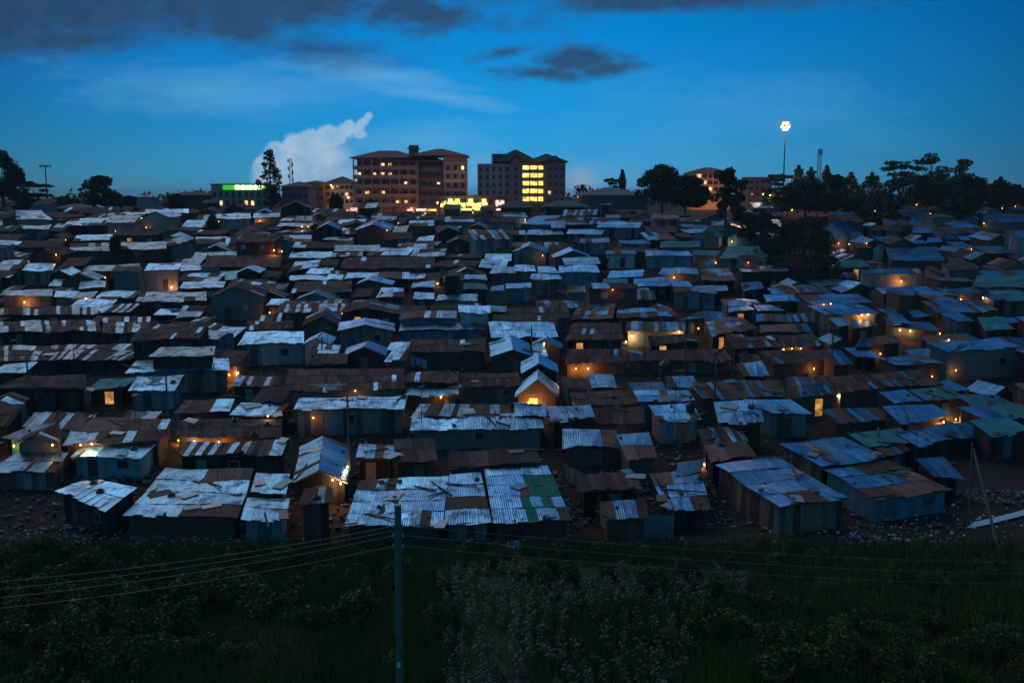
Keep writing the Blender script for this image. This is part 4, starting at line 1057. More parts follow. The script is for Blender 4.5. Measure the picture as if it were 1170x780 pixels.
    tk.build('trunk',M['bark'],root); cr.build('crown',M['tleaf'],root)
    return root
T=tree
T('round',3,171,44,262,'tall dark tree cut by the left edge of the picture',dens=1.4)
T('round',20,188,26,262,'dark lower tree right beside the tall tree at the left edge')
T('acacia',42,206,36,275,'flat-topped tree between the left edge tree and the unlit mast')
T('round',32,222,40,280,'low bushy tree under the flat-topped one at the left')
T('round',72,225,40,285,'low dark tree right of the unlit mast')
T('round',118,201,58,266,'broad rounded tree standing alone on the left skyline',dens=1.7)
T('round',146,224,26,268,'low bush-like tree at the right foot of the broad rounded tree')
T('round',201,221,20,275,'small round tree between the broad tree and the shop')
T('round',226,218,26,310,'small round tree just left of the shop with the green sign')
T('tiered',309,172,38,284,'tree with open airy tiers beside the green sign',dens=1)
T('round',312,212,20,285,'dark bushy tree at the foot of the airy tiered tree')
T('round',382,222,20,282,'small dark tree before the pale apartment house')
T('round',424,228,24,282,'small dark tree at the left foot of the red block')
T('palm',665,208,20,300,'small palm left of the grey hall roof',name='palm_tree')
T('conifer',711,195,11,310,'pointed conifer behind the grey hall')
T('acacia',699,203,20,312,'low flat tree left of the pointed conifer behind the hall')
T('round',757,187,66,262,'big dark tree with sky gaps right of the grey hall',dens=2.0)
T('round',784,199,52,258,'dense dark tree joined to the right side of the big gapped tree',dens=2.3)
T('tall',830,192,44,-274,'slender ragged tree in front of the orange house',dens=1.3)
T('tall',846,205,32,-262,'thin ragged tree right of the one before the orange house')
T('acacia',888,198,34,285,'pale-lit open tree at the foot of the floodlight mast')
T('round',868,238,38,238,'low dark tree left below the floodlight mast')
for k,(kd,px,pt,wp,Y,lb) in enumerate([
 ('round',900,212,46,262,'dark tree right in front of the floodlight mast'),('conifer',912,190,20,300,'narrow conifer just right of the floodlight mast'),
 ('conifer',926,192,18,300,'second narrow conifer right of the floodlight mast'),('conifer',944,190,20,296,'conifer just right of the short radio mast'),
 ('conifer',957,200,20,290,'lower conifer right of the short radio mast'),('conifer',972,198,24,290,'dark conifer midway between radio mast and umbrella tree'),
 ('conifer',996,198,34,285,'broad conifer left of the umbrella-shaped trees'),('round',935,222,50,262,'dense dark tree below the short radio mast'),
 ('round',975,225,60,264,'wide dark tree under the row of conifers'),('acacia',1028,182,46,286,'open umbrella-shaped tree left of the tallest one'),
 ('acacia',1064,174,50,286,'tallest umbrella-shaped tree on the right skyline'),('tall',1098,180,44,282,'tall ragged tree with pointed top on the right skyline'),
 ('round',1050,212,60,280,'wide dark tree beneath the umbrella-shaped trees'),('round',1092,208,54,276,'dense tree beneath the tall ragged one'),
 ('conifer',1122,205,24,280,'conifer left of the bright gap on the right skyline'),('conifer',1143,203,28,284,'last conifer toward the right edge of the skyline'),
 ('round',1095,226,50,-262,'low wide tree in front of the tall ragged one'),('round',1165,214,34,290,'round tree at the right edge of the picture'),('round',1010,222,50,268,'dark mass of a tree below the broad conifer'),
 ('round',925,246,50,-300,'dark tree among the right slope shacks, uppermost of its clump'),('round',905,255,44,-292,'dark tree in the left of the right slope clump'),
 ('round',938,262,54,-318,'broad dark tree in the middle of the right slope clump'),
 ('round',950,292,48,-333,'lowest dark tree of the right slope clump'),('round',985,246,46,-274,'dark tree above the tiny white hut'),
 ('round',1018,244,50,-268,'dark tree just left of the flat white building'),('tall',858,250,30,-285,'thin tree between the bungalow and the right clump'),
 ('round',127,270,14,-300,'small dark tree beside the brick block, left'),('round',142,285,18,-312,'small dark tree left of the pink house with two windows'),
 ('round',241,246,14,-275,'small dark tree left of the pink house below the sign'),('round',398,246,16,262,'small dark tree below the pale apartment house'),
 ('round',320,314,18,-342,'small dark tree on the left slope above the block house'),('round',690,294,14,-314,'small dark tree right of the boxy blue house')]):
    T(kd,px,pt,wp*(1.1 if kd!='conifer' else 1.7),Y,lb,seed=k,dens=1.25)
for k,(px,pt,wp,Y,lb) in enumerate([(893,226,44,255,'dense dark tree under the floodlight mast, left of a wider one'),(922,214,56,256,'wide dense tree right below the floodlight mast'),(955,212,56,258,'dense tree below the row of narrow conifers'),(1032,212,64,258,'dense dark tree below the open umbrella tree'),(1072,206,64,259,'dense dark tree below the tallest umbrella tree'),(1108,210,44,262,'dense tree right of the tall ragged one'),(872,248,40,-282,'dark tree left of the right slope clump'),(882,262,40,-302,'dark tree at the left edge of the right slope clump'),(1000,236,56,-262,'broad dark tree above the white hut, left'),(1146,220,50,264,'dark tree before the last conifer on the right'),(925,306,56,-336,'low spreading bush tree at the foot of the right slope clump'),(895,300,38,-334,'low bushy tree at the bottom left of the right slope clump')]):
    T('round',px,pt-12 if pt<235 else pt,wp*1.15,Y,lb,seed=100+k,dens=1.2)
rt=random.Random(77)
fm=MB()
for i in range(190):      # the far wooded skyline, too far off to tell trunks apart
    Y=rt.uniform(420,900); x=rt.uniform(-.56,.56)*Y; z=H(Y); hh=rt.uniform(5,11)
    leaves(fm,(x,Y,z+hh*.5),(rt.uniform(6,14),4,hh*.5),46,2.2,rt)
o=fm.build('far_woodland',M['tleaf'],origin=(0,600,H(600))); tag(o,'low dark far-off woodland along the horizon','woodland',None,'stuff')
# ---------------------------------------------------------------- poles, wires, lamps, foreground
PO=[]
def pole(px,pt,pb,label=None,arms=1,lamp=False,rad=.10):
    g=at(px,pb); t_=atY(px,pt,g.y); root=empty('utility_pole',g)
    m=MB(); r=random.Random(int(px)); lean=r.uniform(-.12,.12)
    topv=Vector((g.x+lean,g.y,t_.z)); m.tube((g.x,g.y,g.z-.3),topv,rad*1.15,rad*.8,8,(.11,.085,.065,0)); m.build('shaft',M['wood'],root)
    if arms:
        m=MB(); m.box((topv.x,topv.y-.1,topv.z-.35),(1.1,.09,.1),(.13,.11,.09,0)); a=m.build('crossarm',M['wood'],root)
        for dx in (-.45,0,.45):
            q=MB(); q.tube((topv.x+dx,topv.y-.1,topv.z-.3),(topv.x+dx,topv.y-.1,topv.z-.12),.05,.035,6,(.5,.5,.48,0)); q.build('insulator',M['paint'],a)
    if lamp:
        q=MB(); q.tube((topv.x,topv.y,topv.z-.1),(topv.x,topv.y-.7,topv.z+.1),.03,n=5,col=(.2,.2,.2,0)); lo=q.build('lamp_arm',M['metal'],root)
        q=MB(); q.box((topv.x,topv.y-.85,topv.z+.08),(.28,.5,.14),(.55,.55,.55,0)); q.build('lamp_head',M['paint'],lo)
    root['category']='pole'; PO.append((root,(px,(pt+pb)/2),label,topv)); return topv
pp={}
for key,(px,pt,pb,lamp,arms) in dict(a=(34,408,462,1,1),b=(178,366,420,0,1),c=(193,424,500,0,0),d=(243,330,392,0,0),e=(285,336,366,0,0),f=(368,385,424,1,0),g=(400,452,560,0,1),h=(640,330,388,0,1),i=(782,362,432,0,0),j=(815,410,492,0,1),k=(949,303,340,1,1),l=(950,372,430,0,1),m=(1127,372,412,0,1),n=(239,276,316,0,0),o=(642,315,340,0,0),q=(697,376,420,0,0),s=(1040,210,262,0,1),u=(1120,232,280,1,0),v=(349,228,262,0,0),w=(608,372,412,0,0),x=(71,470,545,0,0),y=(335,500,560,0,0),z=(520,462,492,0,0)).items():
    pp[key]=pole(px,pt,pb,None,arms,lamp)
def cable(a,b,sag,r,label,group=None,col=(.05,.05,.055,0),n=14):
    a=Vector(a); b=Vector(b); m=MB(); P=[a.lerp(b,i/n)-Vector((0,0,sag*4*(i/n)*(1-i/n))) for i in range(n+1)]
    for p,q in zip(P,P[1:]): m.tube(p,q,r,n=5,col=col,cap=False)
    o=m.build('power_cable',M['metal']); tag(o,label,'cable',group); return o
WL=[('a','b'),('b','d'),('g','j'),('c','g'),('g','x'),('h','i'),('i','l'),('l','m'),('h','f'),('j','l'),('k','s'),('d','e')]
for a,b in WL:
    o=cable(pp[a]-Vector((0,0,.2)),pp[b]-Vector((0,0,.2)),1.2,.02,'thin dark overhead cable strung between two slum poles','thin cables over the settlement')
# the near wooden pole and its long wires
Yp=34.0; b_=atY(455.5,780,Yp); tp=atY(454.5,577,Yp); gz=H(Yp)
root=empty('utility_pole',(b_.x,Yp,gz),'tall near wooden pole with a small white plate, foreground centre','pole')
m=MB(); m.tube((b_.x,Yp,gz-.5),(tp.x,Yp,tp.z),.155,.125,14,(.105,.10,.085,0)); m.build('shaft',M['wood'],root)
m=MB(); m.tube((tp.x,Yp,tp.z),(tp.x,Yp,tp.z+.03),.14,.13,14,(.2,.2,.2,0)); m.build('cap',M['metal'],root)
pz=atY(456,757,Yp); m=MB(); m.box((pz.x,Yp-.15,pz.z),(.13,.03,.2),(.55,.55,.52,0)); m.build('plate',M['paint'],root)
for py in (600,611,623):
    z=atY(455,py,Yp).z; m=MB(); m.tube((tp.x-.16,Yp-.05,z),(tp.x+.16,Yp-.05,z),.02,n=6,col=(.2,.2,.2,0)); br=m.build('bracket',M['metal'],root)
    for sx in (-.17,.17):
        q=MB(); q.tube((tp.x+sx,Yp-.05,z-.05),(tp.x+sx,Yp-.05,z+.07),.035,.025,8,(.4,.38,.34,0)); q.build('insulator',M['paint'],br)
for k,(p0,p1) in enumerate(((600,655),(605,665),(611,676),(623,688))):
    cable(atY(452,p0,Yp-.05),atY(-160,p1+20,30),.35,.0075,['uppermost long wire from the near pole to the left edge','second wire from the near pole to the left edge','third wire from the near pole to the left edge','lowest wire from the near pole to the left edge'][k],col=(.22,.22,.20,0),n=30)
for k,(p0,p1) in enumerate(((600,634),(611,648),(623,660))):
    cable(atY(458,p0,Yp-.05),atY(1380,p1+2,62),.75,.010,['uppermost wire from the near pole to the right','middle wire from the near pole to the right','lowest wire from the near pole to the right'][k],col=(.22,.22,.20,0),n=40)
# braced pole on the right
g=at(1107,600); t_=atY(1111,506,g.y); root=empty('braced_pole',g,'leaning two-legged timber pole at the lower right','pole')
m=MB(); m.tube(g-Vector((0,0,.3)),t_,.11,.08,8,(.12,.09,.07,0)); m.build('shaft',M['wood'],root)
g2=at(1144,634); g2=Vector((g2.x,g2.y,g2.z)); m=MB(); m.tube(g2-Vector((0,0,.3)),t_+Vector((.1,0,-.4)),.11,.08,8,(.13,.10,.08,0)); m.build('strut',M['wood'],root)
# pale sheet lying on the bank
P=[at(x,y) for x,y in ((1104,603),(1125,600),(1172,588),(1172,582),(1148,588),(1112,597))]
m=MB(); up=Vector((0,0,.02)); n=len(P); m.quad([p+up*(1+.8*(i%2)) for i,p in enumerate(P)],(.40,.50,.60,0)); m.quad([p-up*.5 for p in P][::-1],(.4,.5,.6,0))
for i in range(n): m.quad([P[i]-up*.5,P[(i+1)%n]-up*.5,P[(i+1)%n]+up*(1+.8*(((i+1)%n)%2)),P[i]+up*(1+.8*(i%2))],(.4,.5,.6,0))
tag(m.build('tarpaulin',M['cloth']),'pale blue plastic sheet lying on the dark bank at the lower right','tarpaulin')
# water tanks
def tank(px,pt,pb,wpx,label):
    g=None; Yt=None
    dg=bpy.context.evaluated_depsgraph_get(); sx,sz=slope(px,pb); d=Vector((sx,1,sz)).normalized()
    hit,loc,*_=SC.ray_cast(dg,Vector((0,0,CAMZ)),d)
    c=loc; s=mpp(c.y); R0=wpx*s/2; hh=(pb-pt)*s; c=Vector((c.x,c.y+R0*.5,c.z-.05))
    root=empty('water_tank',c,label,'water tank')
    m=MB(); N_=14; 
    prof=[(.0,.97),(.12,1),(.14,.96),(.3,1),(.32,.96),(.5,1),(.52,.96),(.7,1),(.74,.95),(.88,.6),(.93,.3),(.93,0)]
    for (a,ra),(b,rb2) in zip(prof,prof[1:]): m.tube(c+Vector((0,0,a*hh)),c+Vector((0,0,b*hh+.001)),max(.001,ra*R0),max(.001,rb2*R0),N_,(.018,.02,.022,0),cap=False)
    m.quad([c+Vector((math.cos(2*math.pi*i/N_)*R0*.97,math.sin(2*math.pi*i/N_)*R0*.97,0)) for i in range(N_)][::-1],(.02,.02,.02,0)); m.build('tank_body',M['plastic'],root,smooth=False)
    m=MB(); m.tube(c+Vector((0,0,hh*.92)),c+Vector((0,0,hh)),R0*.34,R0*.3,10,(.03,.03,.03,0)); m.build('lid',M['plastic'],root)
bpy.context.view_layer.update()
tank(760,410,432,15,'black domed water tank standing by the long rust roof')
tank(789,458,470,11,'small black water tank on the roof of the pink-sided blue hut')
tank(331,478,494,14,'squat black tank between the windowless tin house and the rust roof')
# tin fences of the yards beside the alley
FN=[]
def fence(pts,h,label,wall='planks'):
    P=[at(*p) for p in pts]; root=empty('yard_fence',P[0],label,'fence'); r=random.Random(len(pts)*7+int(pts[0][0])); m=MB(); pm=MB()
    for a,b in zip(P,P[1:]):
        d=b-a; L=math.hypot(d.x,d.y); n=max(1,int(L/.75)); e=Vector((d.x/L,d.y/L,0)); o=Vector((e.y,-e.x,0))
        for i in range(n):
            c=a+d*((i+.5)/n); hh=h*r.uniform(.82,1.12); col=r.choice([(.20,.20,.21,0),(.10,.06,.045,0),(.06,.045,.035,0),(.09,.16,.19,0),(.16,.12,.09,0)])
            m.box((c.x+r.uniform(-.03,.03),c.y+r.uniform(-.04,.04),H(c.y)+hh/2-.1),(L/n*1.02,.03+.004*(i%3),hh),col,rz=math.atan2(e.y,e.x)+r.uniform(-.04,.04))
            if i%3==0: pm.tube((c.x-o.x*.08,c.y-o.y*.08,H(c.y)-.2),(c.x-o.x*.08,c.y-o.y*.08,H(c.y)+h*1.15),.05,n=5,col=(.09,.07,.05,0))
    m.build('panels',M['wall'],root); pm.build('posts',M['wood'],root)
fence([(655,552),(672,580),(700,613)],1.7,'patchwork tin fence along the right side of the alley')
fence([(702,615),(768,613)],1.9,'patchwork tin fence closing the yard beside the alley, front side')
fence([(770,612),(764,588)],1.7,'short fence between the yard and the leaning bright roof')
fence([(646,545),(655,552)],1.5,'short low fence at the top of the alley yard')
fence([(640,500),(641,480)],1.5,'short tin fence on the alley beside the worn roof')
# rubble, litter
def scatter(name,label,regions,n,r,cols,smin,smax,cat):
    m=MB()
    for i in range(n):
        (xa,ya,xb,yb)=r.choice(regions); g=at(r.uniform(xa,xb),r.uniform(ya,yb)); s=r.uniform(smin,smax)
        c=r.choice(cols); v=r.uniform(.6,1.3); c=(c[0]*v,c[1]*v,c[2]*v,0)
        if r.random()<.6: m.ball(g+Vector((0,0,s*.2)),(s*r.uniform(.5,1),s*r.uniform(.5,1),s*r.uniform(.3,.7)),5,3,c,.25,r)
        else: m.box(g+Vector((0,0,s*.25)),(s*r.uniform(.6,2.2),s*r.uniform(.4,1),s*r.uniform(.05,.5)),c,rz=r.uniform(0,3))
    tag(m.build(name,M['rubble']),label,cat,None,'stuff')
rr=random.Random(9)
scatter('rubble','loose stones and litter strewn below the front row of shacks',[(0,600,110,625),(90,600,190,625),(150,612,330,627),(330,615,650,628),(640,560,650,620),(655,520,735,600),(690,615,860,628),(850,612,1000,635),(980,598,1100,625),(1090,560,1170,575)],1500,rr,[(.16,.15,.14,0),(.10,.08,.07,0),(.20,.19,.18,0),(.05,.04,.035,0)],.06,.30,'rubble')
scatter('litter','pale scraps of rubbish on the bank below the shacks',[(20,600,200,622),(200,612,330,625),(940,600,1090,628),(870,600,1000,632),(985,575,1170,625),(560,618,600,626),(690,618,760,626)],420,rr,[(.5,.5,.52,0),(.45,.5,.55,0),(.5,.4,.35,0)],.06,.2,'litter')
scatter('debris','scraps, stones and debris scattered on the trodden ground between the shacks',[(0,400,1170,470),(0,470,1090,560),(0,540,1000,606)],3800,rr,[(.13,.10,.085,0),(.08,.06,.045,0),(.18,.17,.17,0),(.10,.13,.16,0)],.08,.36,'debris')
# clutter on roofs and in gaps
dg=bpy.context.evaluated_depsgraph_get()
NEARX=SH
def roofhit(px,py):
    sx,sz=slope(px,py); return SC.ray_cast(dg,Vector((0,0,CAMZ)),Vector((sx,1,sz)).normalized())
kinds=[('stone',.5),('plank',.3),('tyre',.08),('scrap_sheet',.12)]
cl=0; rc=random.Random(5); spots=[]
while cl<210:
    px=rc.uniform(10,1160); py=rc.uniform(385,600)
    hit,loc,nrm,_,ob,_=roofhit(px,py)
    if not hit or ob.name.split('.')[0]!='roof' or nrm.z<.8 or loc.y>150: continue
    k=rc.random(); z=Vector((0,0,1)); x=nrm.cross(Vector((0,1,0))).normalized(); y=nrm.cross(x); a=rc.uniform(0,3.1); ex=x*math.cos(a)+y*math.sin(a); ey=nrm.cross(ex)
    m=MB()
    if k<.34:
        s=rc.uniform(.12,.24); m.ball(loc+nrm*s*.4,(s,s*.8,s*.6),6,4,(.12,.10,.09,0),.2,rc); o=m.build('stone',M['rubble']); tag(o,'loose stone weighing down a tin roof','stone','stones on the roofs')
    elif k<.62:
        L=rc.uniform(1.2,3.5); m.box(loc+nrm*.08,(L,.12,.08),(.10,.07,.05,0),ax=(ex,ey,nrm)); o=m.build('plank',M['wood']); tag(o,'weathered plank lying across a tin roof','plank','planks on the roofs')
    elif k<.70:
        for i in range(10):
            t0,t1=2*math.pi*i/10,2*math.pi*(i+1)/10; m.tube(loc+nrm*.1+(ex*math.cos(t0)+ey*math.sin(t0))*.24,loc+nrm*.1+(ex*math.cos(t1)+ey*math.sin(t1))*.24,.09,n=6,col=(.02,.02,.02,0),cap=False)
        o=m.build('tyre',M['plastic']); tag(o,'old black tyre lying on a tin roof','tyre','tyres on the roofs')
    else:
        m.box(loc+nrm*.07,(rc.uniform(.8,1.8),rc.uniform(.6,.9),.03),rc.choice([(.24,.26,.28,0),(.10,.06,.045,0),(.08,.2,.22,0)]),ax=(ex,ey,nrm)); o=m.build('scrap_sheet',M['metal']); tag(o,'loose scrap sheet lying on a tin roof','sheet','scrap sheets on the roofs')
    cl+=1
AN=[]
ca=0
while ca<26:
    px=rc.uniform(10,1160); py=rc.uniform(300,560)
    hit,loc,nrm,_,ob,_=roofhit(px,py)
    if not hit or ob.name.split('.')[0]!='roof' or nrm.z<.8 or loc.y>190: continue
    root=empty('tv_antenna',loc); hh=rc.uniform(2,4.2); m=MB(); t_=loc+Vector((rc.uniform(-.2,.2),0,hh)); m.tube(loc-Vector((0,0,.2)),t_,.035,.025,5,(.12,.10,.09,0)); m.build('mast',M['metal'],root)
    m=MB(); an=rc.uniform(0,3.1); e=Vector((math.cos(an),math.sin(an),0)); f=Vector((-e.y,e.x,0)); m.tube(t_-e*.5,t_+e*.5,.018,n=4,col=(.3,.3,.3,0))
    for i in range(6): q=t_+e*(-.45+.18*i); m.tube(q-f*.3,q+f*.3,.012,n=4,col=(.3,.3,.3,0))
    m.build('aerial',M['metal'],root); AN.append((root,(px,py))); ca+=1; root['category']='antenna'
# laundry
def laundry(p0,p1,label,cols,up=1.7):
    a=roofhit(*p0)[1]; b=roofhit(*p1)[1]; b=Vector((b.x,a.y+.1,b.z)); a=a+Vector((0,-.5,.1)); b=b+Vector((0,-.5,.1)); root=empty('washing_line',a,label,'laundry')
    m=MB(); m.tube(a,b,.012,n=4,col=(.3,.3,.3,0)); m.build('line',M['cloth'],root); r=random.Random(int(p0[0])); n=len(cols)
    for i,c in enumerate(cols):
        q=a.lerp(b,(i+.5)/n); w_=(b-a).length/n*.85; hh=r.uniform(.7,1.2); g=MB(); d=(b-a).normalized()
        K=5
        for k in range(K):
            u0,u1=-w_/2+w_*k/K,-w_/2+w_*(k+1)/K; o0=math.sin(k*1.7)*.05; o1=math.sin((k+1)*1.7)*.05
            p=[q+d*u0+Vector((0,o0*.3,0)),q+d*u1+Vector((0,o1*.3,0)),q+d*u1+Vector((0,o1,-hh)),q+d*u0+Vector((0,o0,-hh))]; g.quad(p,c); g.quad([v+Vector((0,.02,0)) for v in p[::-1]],c)
        g.build('garment',M['cloth'],root)
laundry((848,470),(864,472),'white and blue laundry hanging beside the raised tin hut',[(.6,.6,.65,0),(.12,.2,.4,0),(.1,.25,.5,0)])
laundry((984,421),(1010,419),'blue and purple washing hanging below the small bright roof, right',[(.12,.10,.4,0),(.15,.2,.5,0),(.1,.2,.5,0),(.25,.2,.5,0)])
laundry((468,405),(492,406),'pink and lilac washing hanging under the rust roof, centre',[(.5,.2,.35,0),(.35,.25,.5,0),(.5,.3,.4,0)])
# ---------------------------------------------------------------- people standing below the green-patched roof
def person(px,pb,h,label,top,bottom,pose):
    g=at(px,pb); 
    J=dict(pel=(0,0,.52),sp=(0,.0,.62),ch=(0,.01,.74),nk=(0,.01,.83),hd=(0,0,.875),tp=(0,0,.965),
      ls=(-.105,.01,.80),le=(-.135,.01,.63),lw=(-.12,-.05,.49),lh=(-.115,-.06,.455),rs=(.105,.01,.80),re=(.14,.0,.64),rw=(.09,-.08,.55),rh=(.06,-.10,.53),
      lhp=(-.05,0,.50),lk=(-.06,-.015*pose,.28),la=(-.065,.01,.04),lt=(-.068,-.07,.018),rhp=(.05,0,.50),rk=(.065,-.03,.28),ra=(.075,.03*pose,.04),rt=(.08,-.05,.018))
    E=[('pel','sp'),('sp','ch'),('ch','nk'),('nk','hd'),('hd','tp'),('ch','ls'),('ls','le'),('le','lw'),('lw','lh'),('ch','rs'),('rs','re'),('re','rw'),('rw','rh'),('pel','lhp'),('lhp','lk'),('lk','la'),('la','lt'),('pel','rhp'),('rhp','rk'),('rk','ra'),('ra','rt')]
    rad=dict(pel=.075,sp=.068,ch=.08,nk=.03,hd=.048,tp=.040,ls=.036,le=.026,lw=.018,lh=.022,rs=.036,re=.026,rw=.018,rh=.022,lhp=.055,lk=.038,la=.024,lt=.02,rhp=.055,rk=.038,ra=.024,rt=.02)
    ks=list(J); me=bpy.data.meshes.new('person'); me.from_pydata([tuple(c*h for c in J[k]) for k in ks],[(ks.index(a),ks.index(b)) for a,b in E],[])
    o=bpy.data.objects.new('person',me); COL.objects.link(o); o.location=g+Vector((0,0,.02))
    sk=o.modifiers.new('skin','SKIN'); sk.use_smooth_shade=True
    for i,k in enumerate(ks): me.skin_vertices[0].data[i].radius=(rad[k]*h,rad[k]*h*.85)
    me.skin_vertices[0].data[0].use_root=True
    o.modifiers.new('s','SUBSURF').levels=1; o.modifiers['s'].render_levels=2
    me.materials.append(M['skin_dark']); tag(o,label,'person')
    # clothes: jacket and trousers as slightly fuller shells on the same skeleton
    for nm,keys,mat,gr in (('jacket',['sp','ch','ls','le','lw','rs','re','rw'],top,.014),('trousers',['pel','lhp','lk','la','rhp','rk','ra'],bottom,.012)):
        kk=keys; e2=[(kk.index(a),kk.index(b)) for a,b in E if a in kk and b in kk]
        m2=bpy.data.meshes.new(nm); m2.from_pydata([tuple(c*h for c in J[k]) for k in kk],e2,[]); c=bpy.data.objects.new(nm,m2); COL.objects.link(c); c.parent=o
        s2=c.modifiers.new('skin','SKIN'); s2.use_smooth_shade=True
        for i,k in enumerate(kk): m2.skin_vertices[0].data[i].radius=((rad[k]+gr)*h,(rad[k]*.85+gr)*h)
        m2.skin_vertices[0].data[0].use_root=True; c.modifiers.new('s','SUBSURF').levels=1; m2.materials.append(mat)
    hm_=MB(); hm_.ball((g.x,g.y+.01,g.z+.935*h),(.052*h,.055*h,.05*h),10,6,(.01,.01,.01,0)); hm_.build('hair',M['plastic'],o)
    fm_=MB()
    for sx in (-.018,.018): fm_.ball((g.x+sx*h,g.y-.047*h,g.z+.915*h),.006*h,6,4,(.4,.4,.4,0))
    fm_.ball((g.x,g.y-.052*h,g.z+.898*h),(.008*h,.012*h,.014*h),6,4,(.05,.03,.02,0)); fm_.build('face_features',M['skin'],o)
def flat(name,c,ro=.9):
    m,t_,b=nt(name); n=noisetex(t_,geo_pos(t_),8,3); t_.links.new(mixc(t_,n,tuple(q*.6 for q in c),tuple(q*1.4 for q in c)),b.inputs['Base Color']); b.inputs['Roughness'].default_value=ro; return m
M['skin_dark']=flat('person_skin',(.10,.055,.038),.6)
person(588,619,1.72,'person in dark clothes standing below the green-patched roof, left of the pair',flat('dark_jacket',(.03,.03,.035)),flat('dark_trousers',(.02,.022,.03)),1)
person(597,617,1.64,'person in a dark blue top standing below the green-patched roof, right of the pair',flat('blue_top',(.03,.045,.09)),flat('grey_trousers',(.03,.028,.03)),-1)
# ---------------------------------------------------------------- bulbs
BU=[]
rbc=random.Random(12)
def bulb(px,py,e=10,off=.55,col=None,size=.07):
    col=rbc.choice([(1,.38,.07),(1,.38,.07),(1,.46,.12),(1,.55,.2),(1,.72,.40)]); e*=rbc.uniform(.5,1.3)
    hit,loc,nrm,_,ob,_=roofhit(px,py); q0=py
    for dy in (0,1,-1,2,-2,3,-3,4,-4,5,6,7,8,9,10,-5,-6):          # move it to the nearest wall, it hangs under an eave
        h2,l2,n2,_,o2,_=roofhit(px,q0+dy)
        if h2 and o2.name.split('.')[0]!='roof' and abs(n2.z)<.5: hit,loc,nrm,ob,py=h2,l2,n2,o2,q0+dy; break
    if not hit: return
    sx,sz=slope(px,py); d=Vector((sx,1,sz)).normalized(); p=loc-d*off*(1 if loc.y<150 else 1.5)
    root=empty('light_bulb',p); 
    m=MB(); m.tube(p+Vector((0,0,.09)),p+Vector((0,0,.2)),.035,n=6,col=(.05,.05,.05,0)); m.tube(p+Vector((0,0,.2)),loc+Vector((0,0,.25)),.012,n=4,col=(.05,.05,.05,0)); m.build('holder',M['plastic'],root)
    m=MB(); m.ball(p,(size,size,size*1.25),8,6); m.build('glass_bulb',M['bulb'],root,smooth=True)
    l=bpy.data.lights.new('bulb_light','POINT'); l.energy=e*1.9; l.color=col; l.shadow_soft_size=.12; o=bpy.data.objects.new('bulb_light',l); COL.objects.link(o); o.parent=root; o.location=(0,-.12,-.05)
    root['category']='lamp'; BU.append((root,(px,py)))
for q in [(16,509,60),(105,506,45),(92,508,25),(28,345,45),(98,345,50),(196,328,60),(64,284,25),(120,316,10),(167,262,10),(250,255,12),(297,252,60),(345,252,45),(352,256,40),(313,286,60),(322,287,25),(272,426,70),(262,428,30),(250,505,40),(222,507,40),(204,508,30),(306,475,8),(358,477,6),(389,552,70),(397,533,30),(380,548,15),(504,454,30),(612,459,80),(604,460,40),(622,389,12),(658,421,55),(672,421,50),(722,384,70),(715,390,40),(776,379,45),(798,375,25),(770,317,35),(818,305,25),(804,528,35),(895,400,15),(915,397,35),(905,398,25),(930,421,20),(957,452,35),(1078,482,70),(1092,479,60),(1074,387,14),(1084,388,22),(1030,321,45),(1123,339,60),(1098,343,35),(1110,286,15),(1124,255,18),(949,347,50),(941,349,30),(985,358,60),(992,359,30),(1028,377,40),(1040,378,40),(1092,423,8),(1065,433,8),(500,324,25),(391,350,12),(162,245,5),(308,357,20),(836,276,25),(836,253,12),(1063,244,12),(1145,238,12),(990,278,8),(970,278,8),(958,278,10),(660,225,8),(486,245,25),(442,262,12),(470,238,25),(540,243,40),(600,251,6),(75,272,6),(620,292,6),(132,264,5),(700,330,5),(1000,240,6),(1047,233,20),(1160,236,15),(406,444,8),(855,300,8),(1006,404,8),(60,508,20),(455,255,6),(880,222,120),(905,240,60)]:
    bulb(*q)
# ---------------------------------------------------------------- bushes, crops and grass in the field
def bushmesh(seed,W,D,Hh,n,ls):
    r=random.Random(seed); m=MB()
    for k in range(9):
        a=r.uniform(0,6.28); q=r.uniform(0,.65); c=(math.cos(a)*q*W,math.sin(a)*q*D,Hh*r.uniform(.25,.72))
        leaves(m,c,(W*r.uniform(.3,.5),D*r.uniform(.3,.5),Hh*r.uniform(.2,.34)),n//9,ls,r)
    return m.mesh('foliage',M['bleaf'])
def stemmesh(seed,W,Hh):
    r=random.Random(seed); m=MB()
    for k in range(9):
        a=r.uniform(0,6.28); m.tube((0,0,-.2),(math.cos(a)*W*.5,math.sin(a)*W*.5,Hh*r.uniform(.5,.9)),.04,.012,5,(.07,.055,.04,0),cap=False)
    return m.mesh('stems',M['bark'])
BM=[(bushmesh(i,1.5,1.2,1.7,1900,.17),stemmesh(i,1.2,1.6)) for i in range(7)]
BS=[]; rv=random.Random(31)
def bush(px,py,s,hs=1.0):
    g=at(px,py); root=empty('bush',g-Vector((0,0,.05))); fm,sm=BM[rv.randrange(7)]
    for nm,me in (('foliage',fm),('stems',sm)):
        o=bpy.data.objects.new(nm,me); COL.objects.link(o); o.parent=root
    root.scale=(s,s,s*hs); root.rotation_euler=(0,0,rv.uniform(0,6.28)); root['category']='bush'; BS.append((root,(px,py),s))
def row(x0,y0,x1,y1,n,s0,s1,hs=1.0,j=6):
    for i in range(n):
        f=(i+.5)/n; bush(x0+(x1-x0)*f+rv.uniform(-j,j)*3,y0+(y1-y0)*f+rv.gauss(0,1)*j*1.3,rv.uniform(s0*.55,s1*1.1),hs*rv.uniform(.7,1.15))
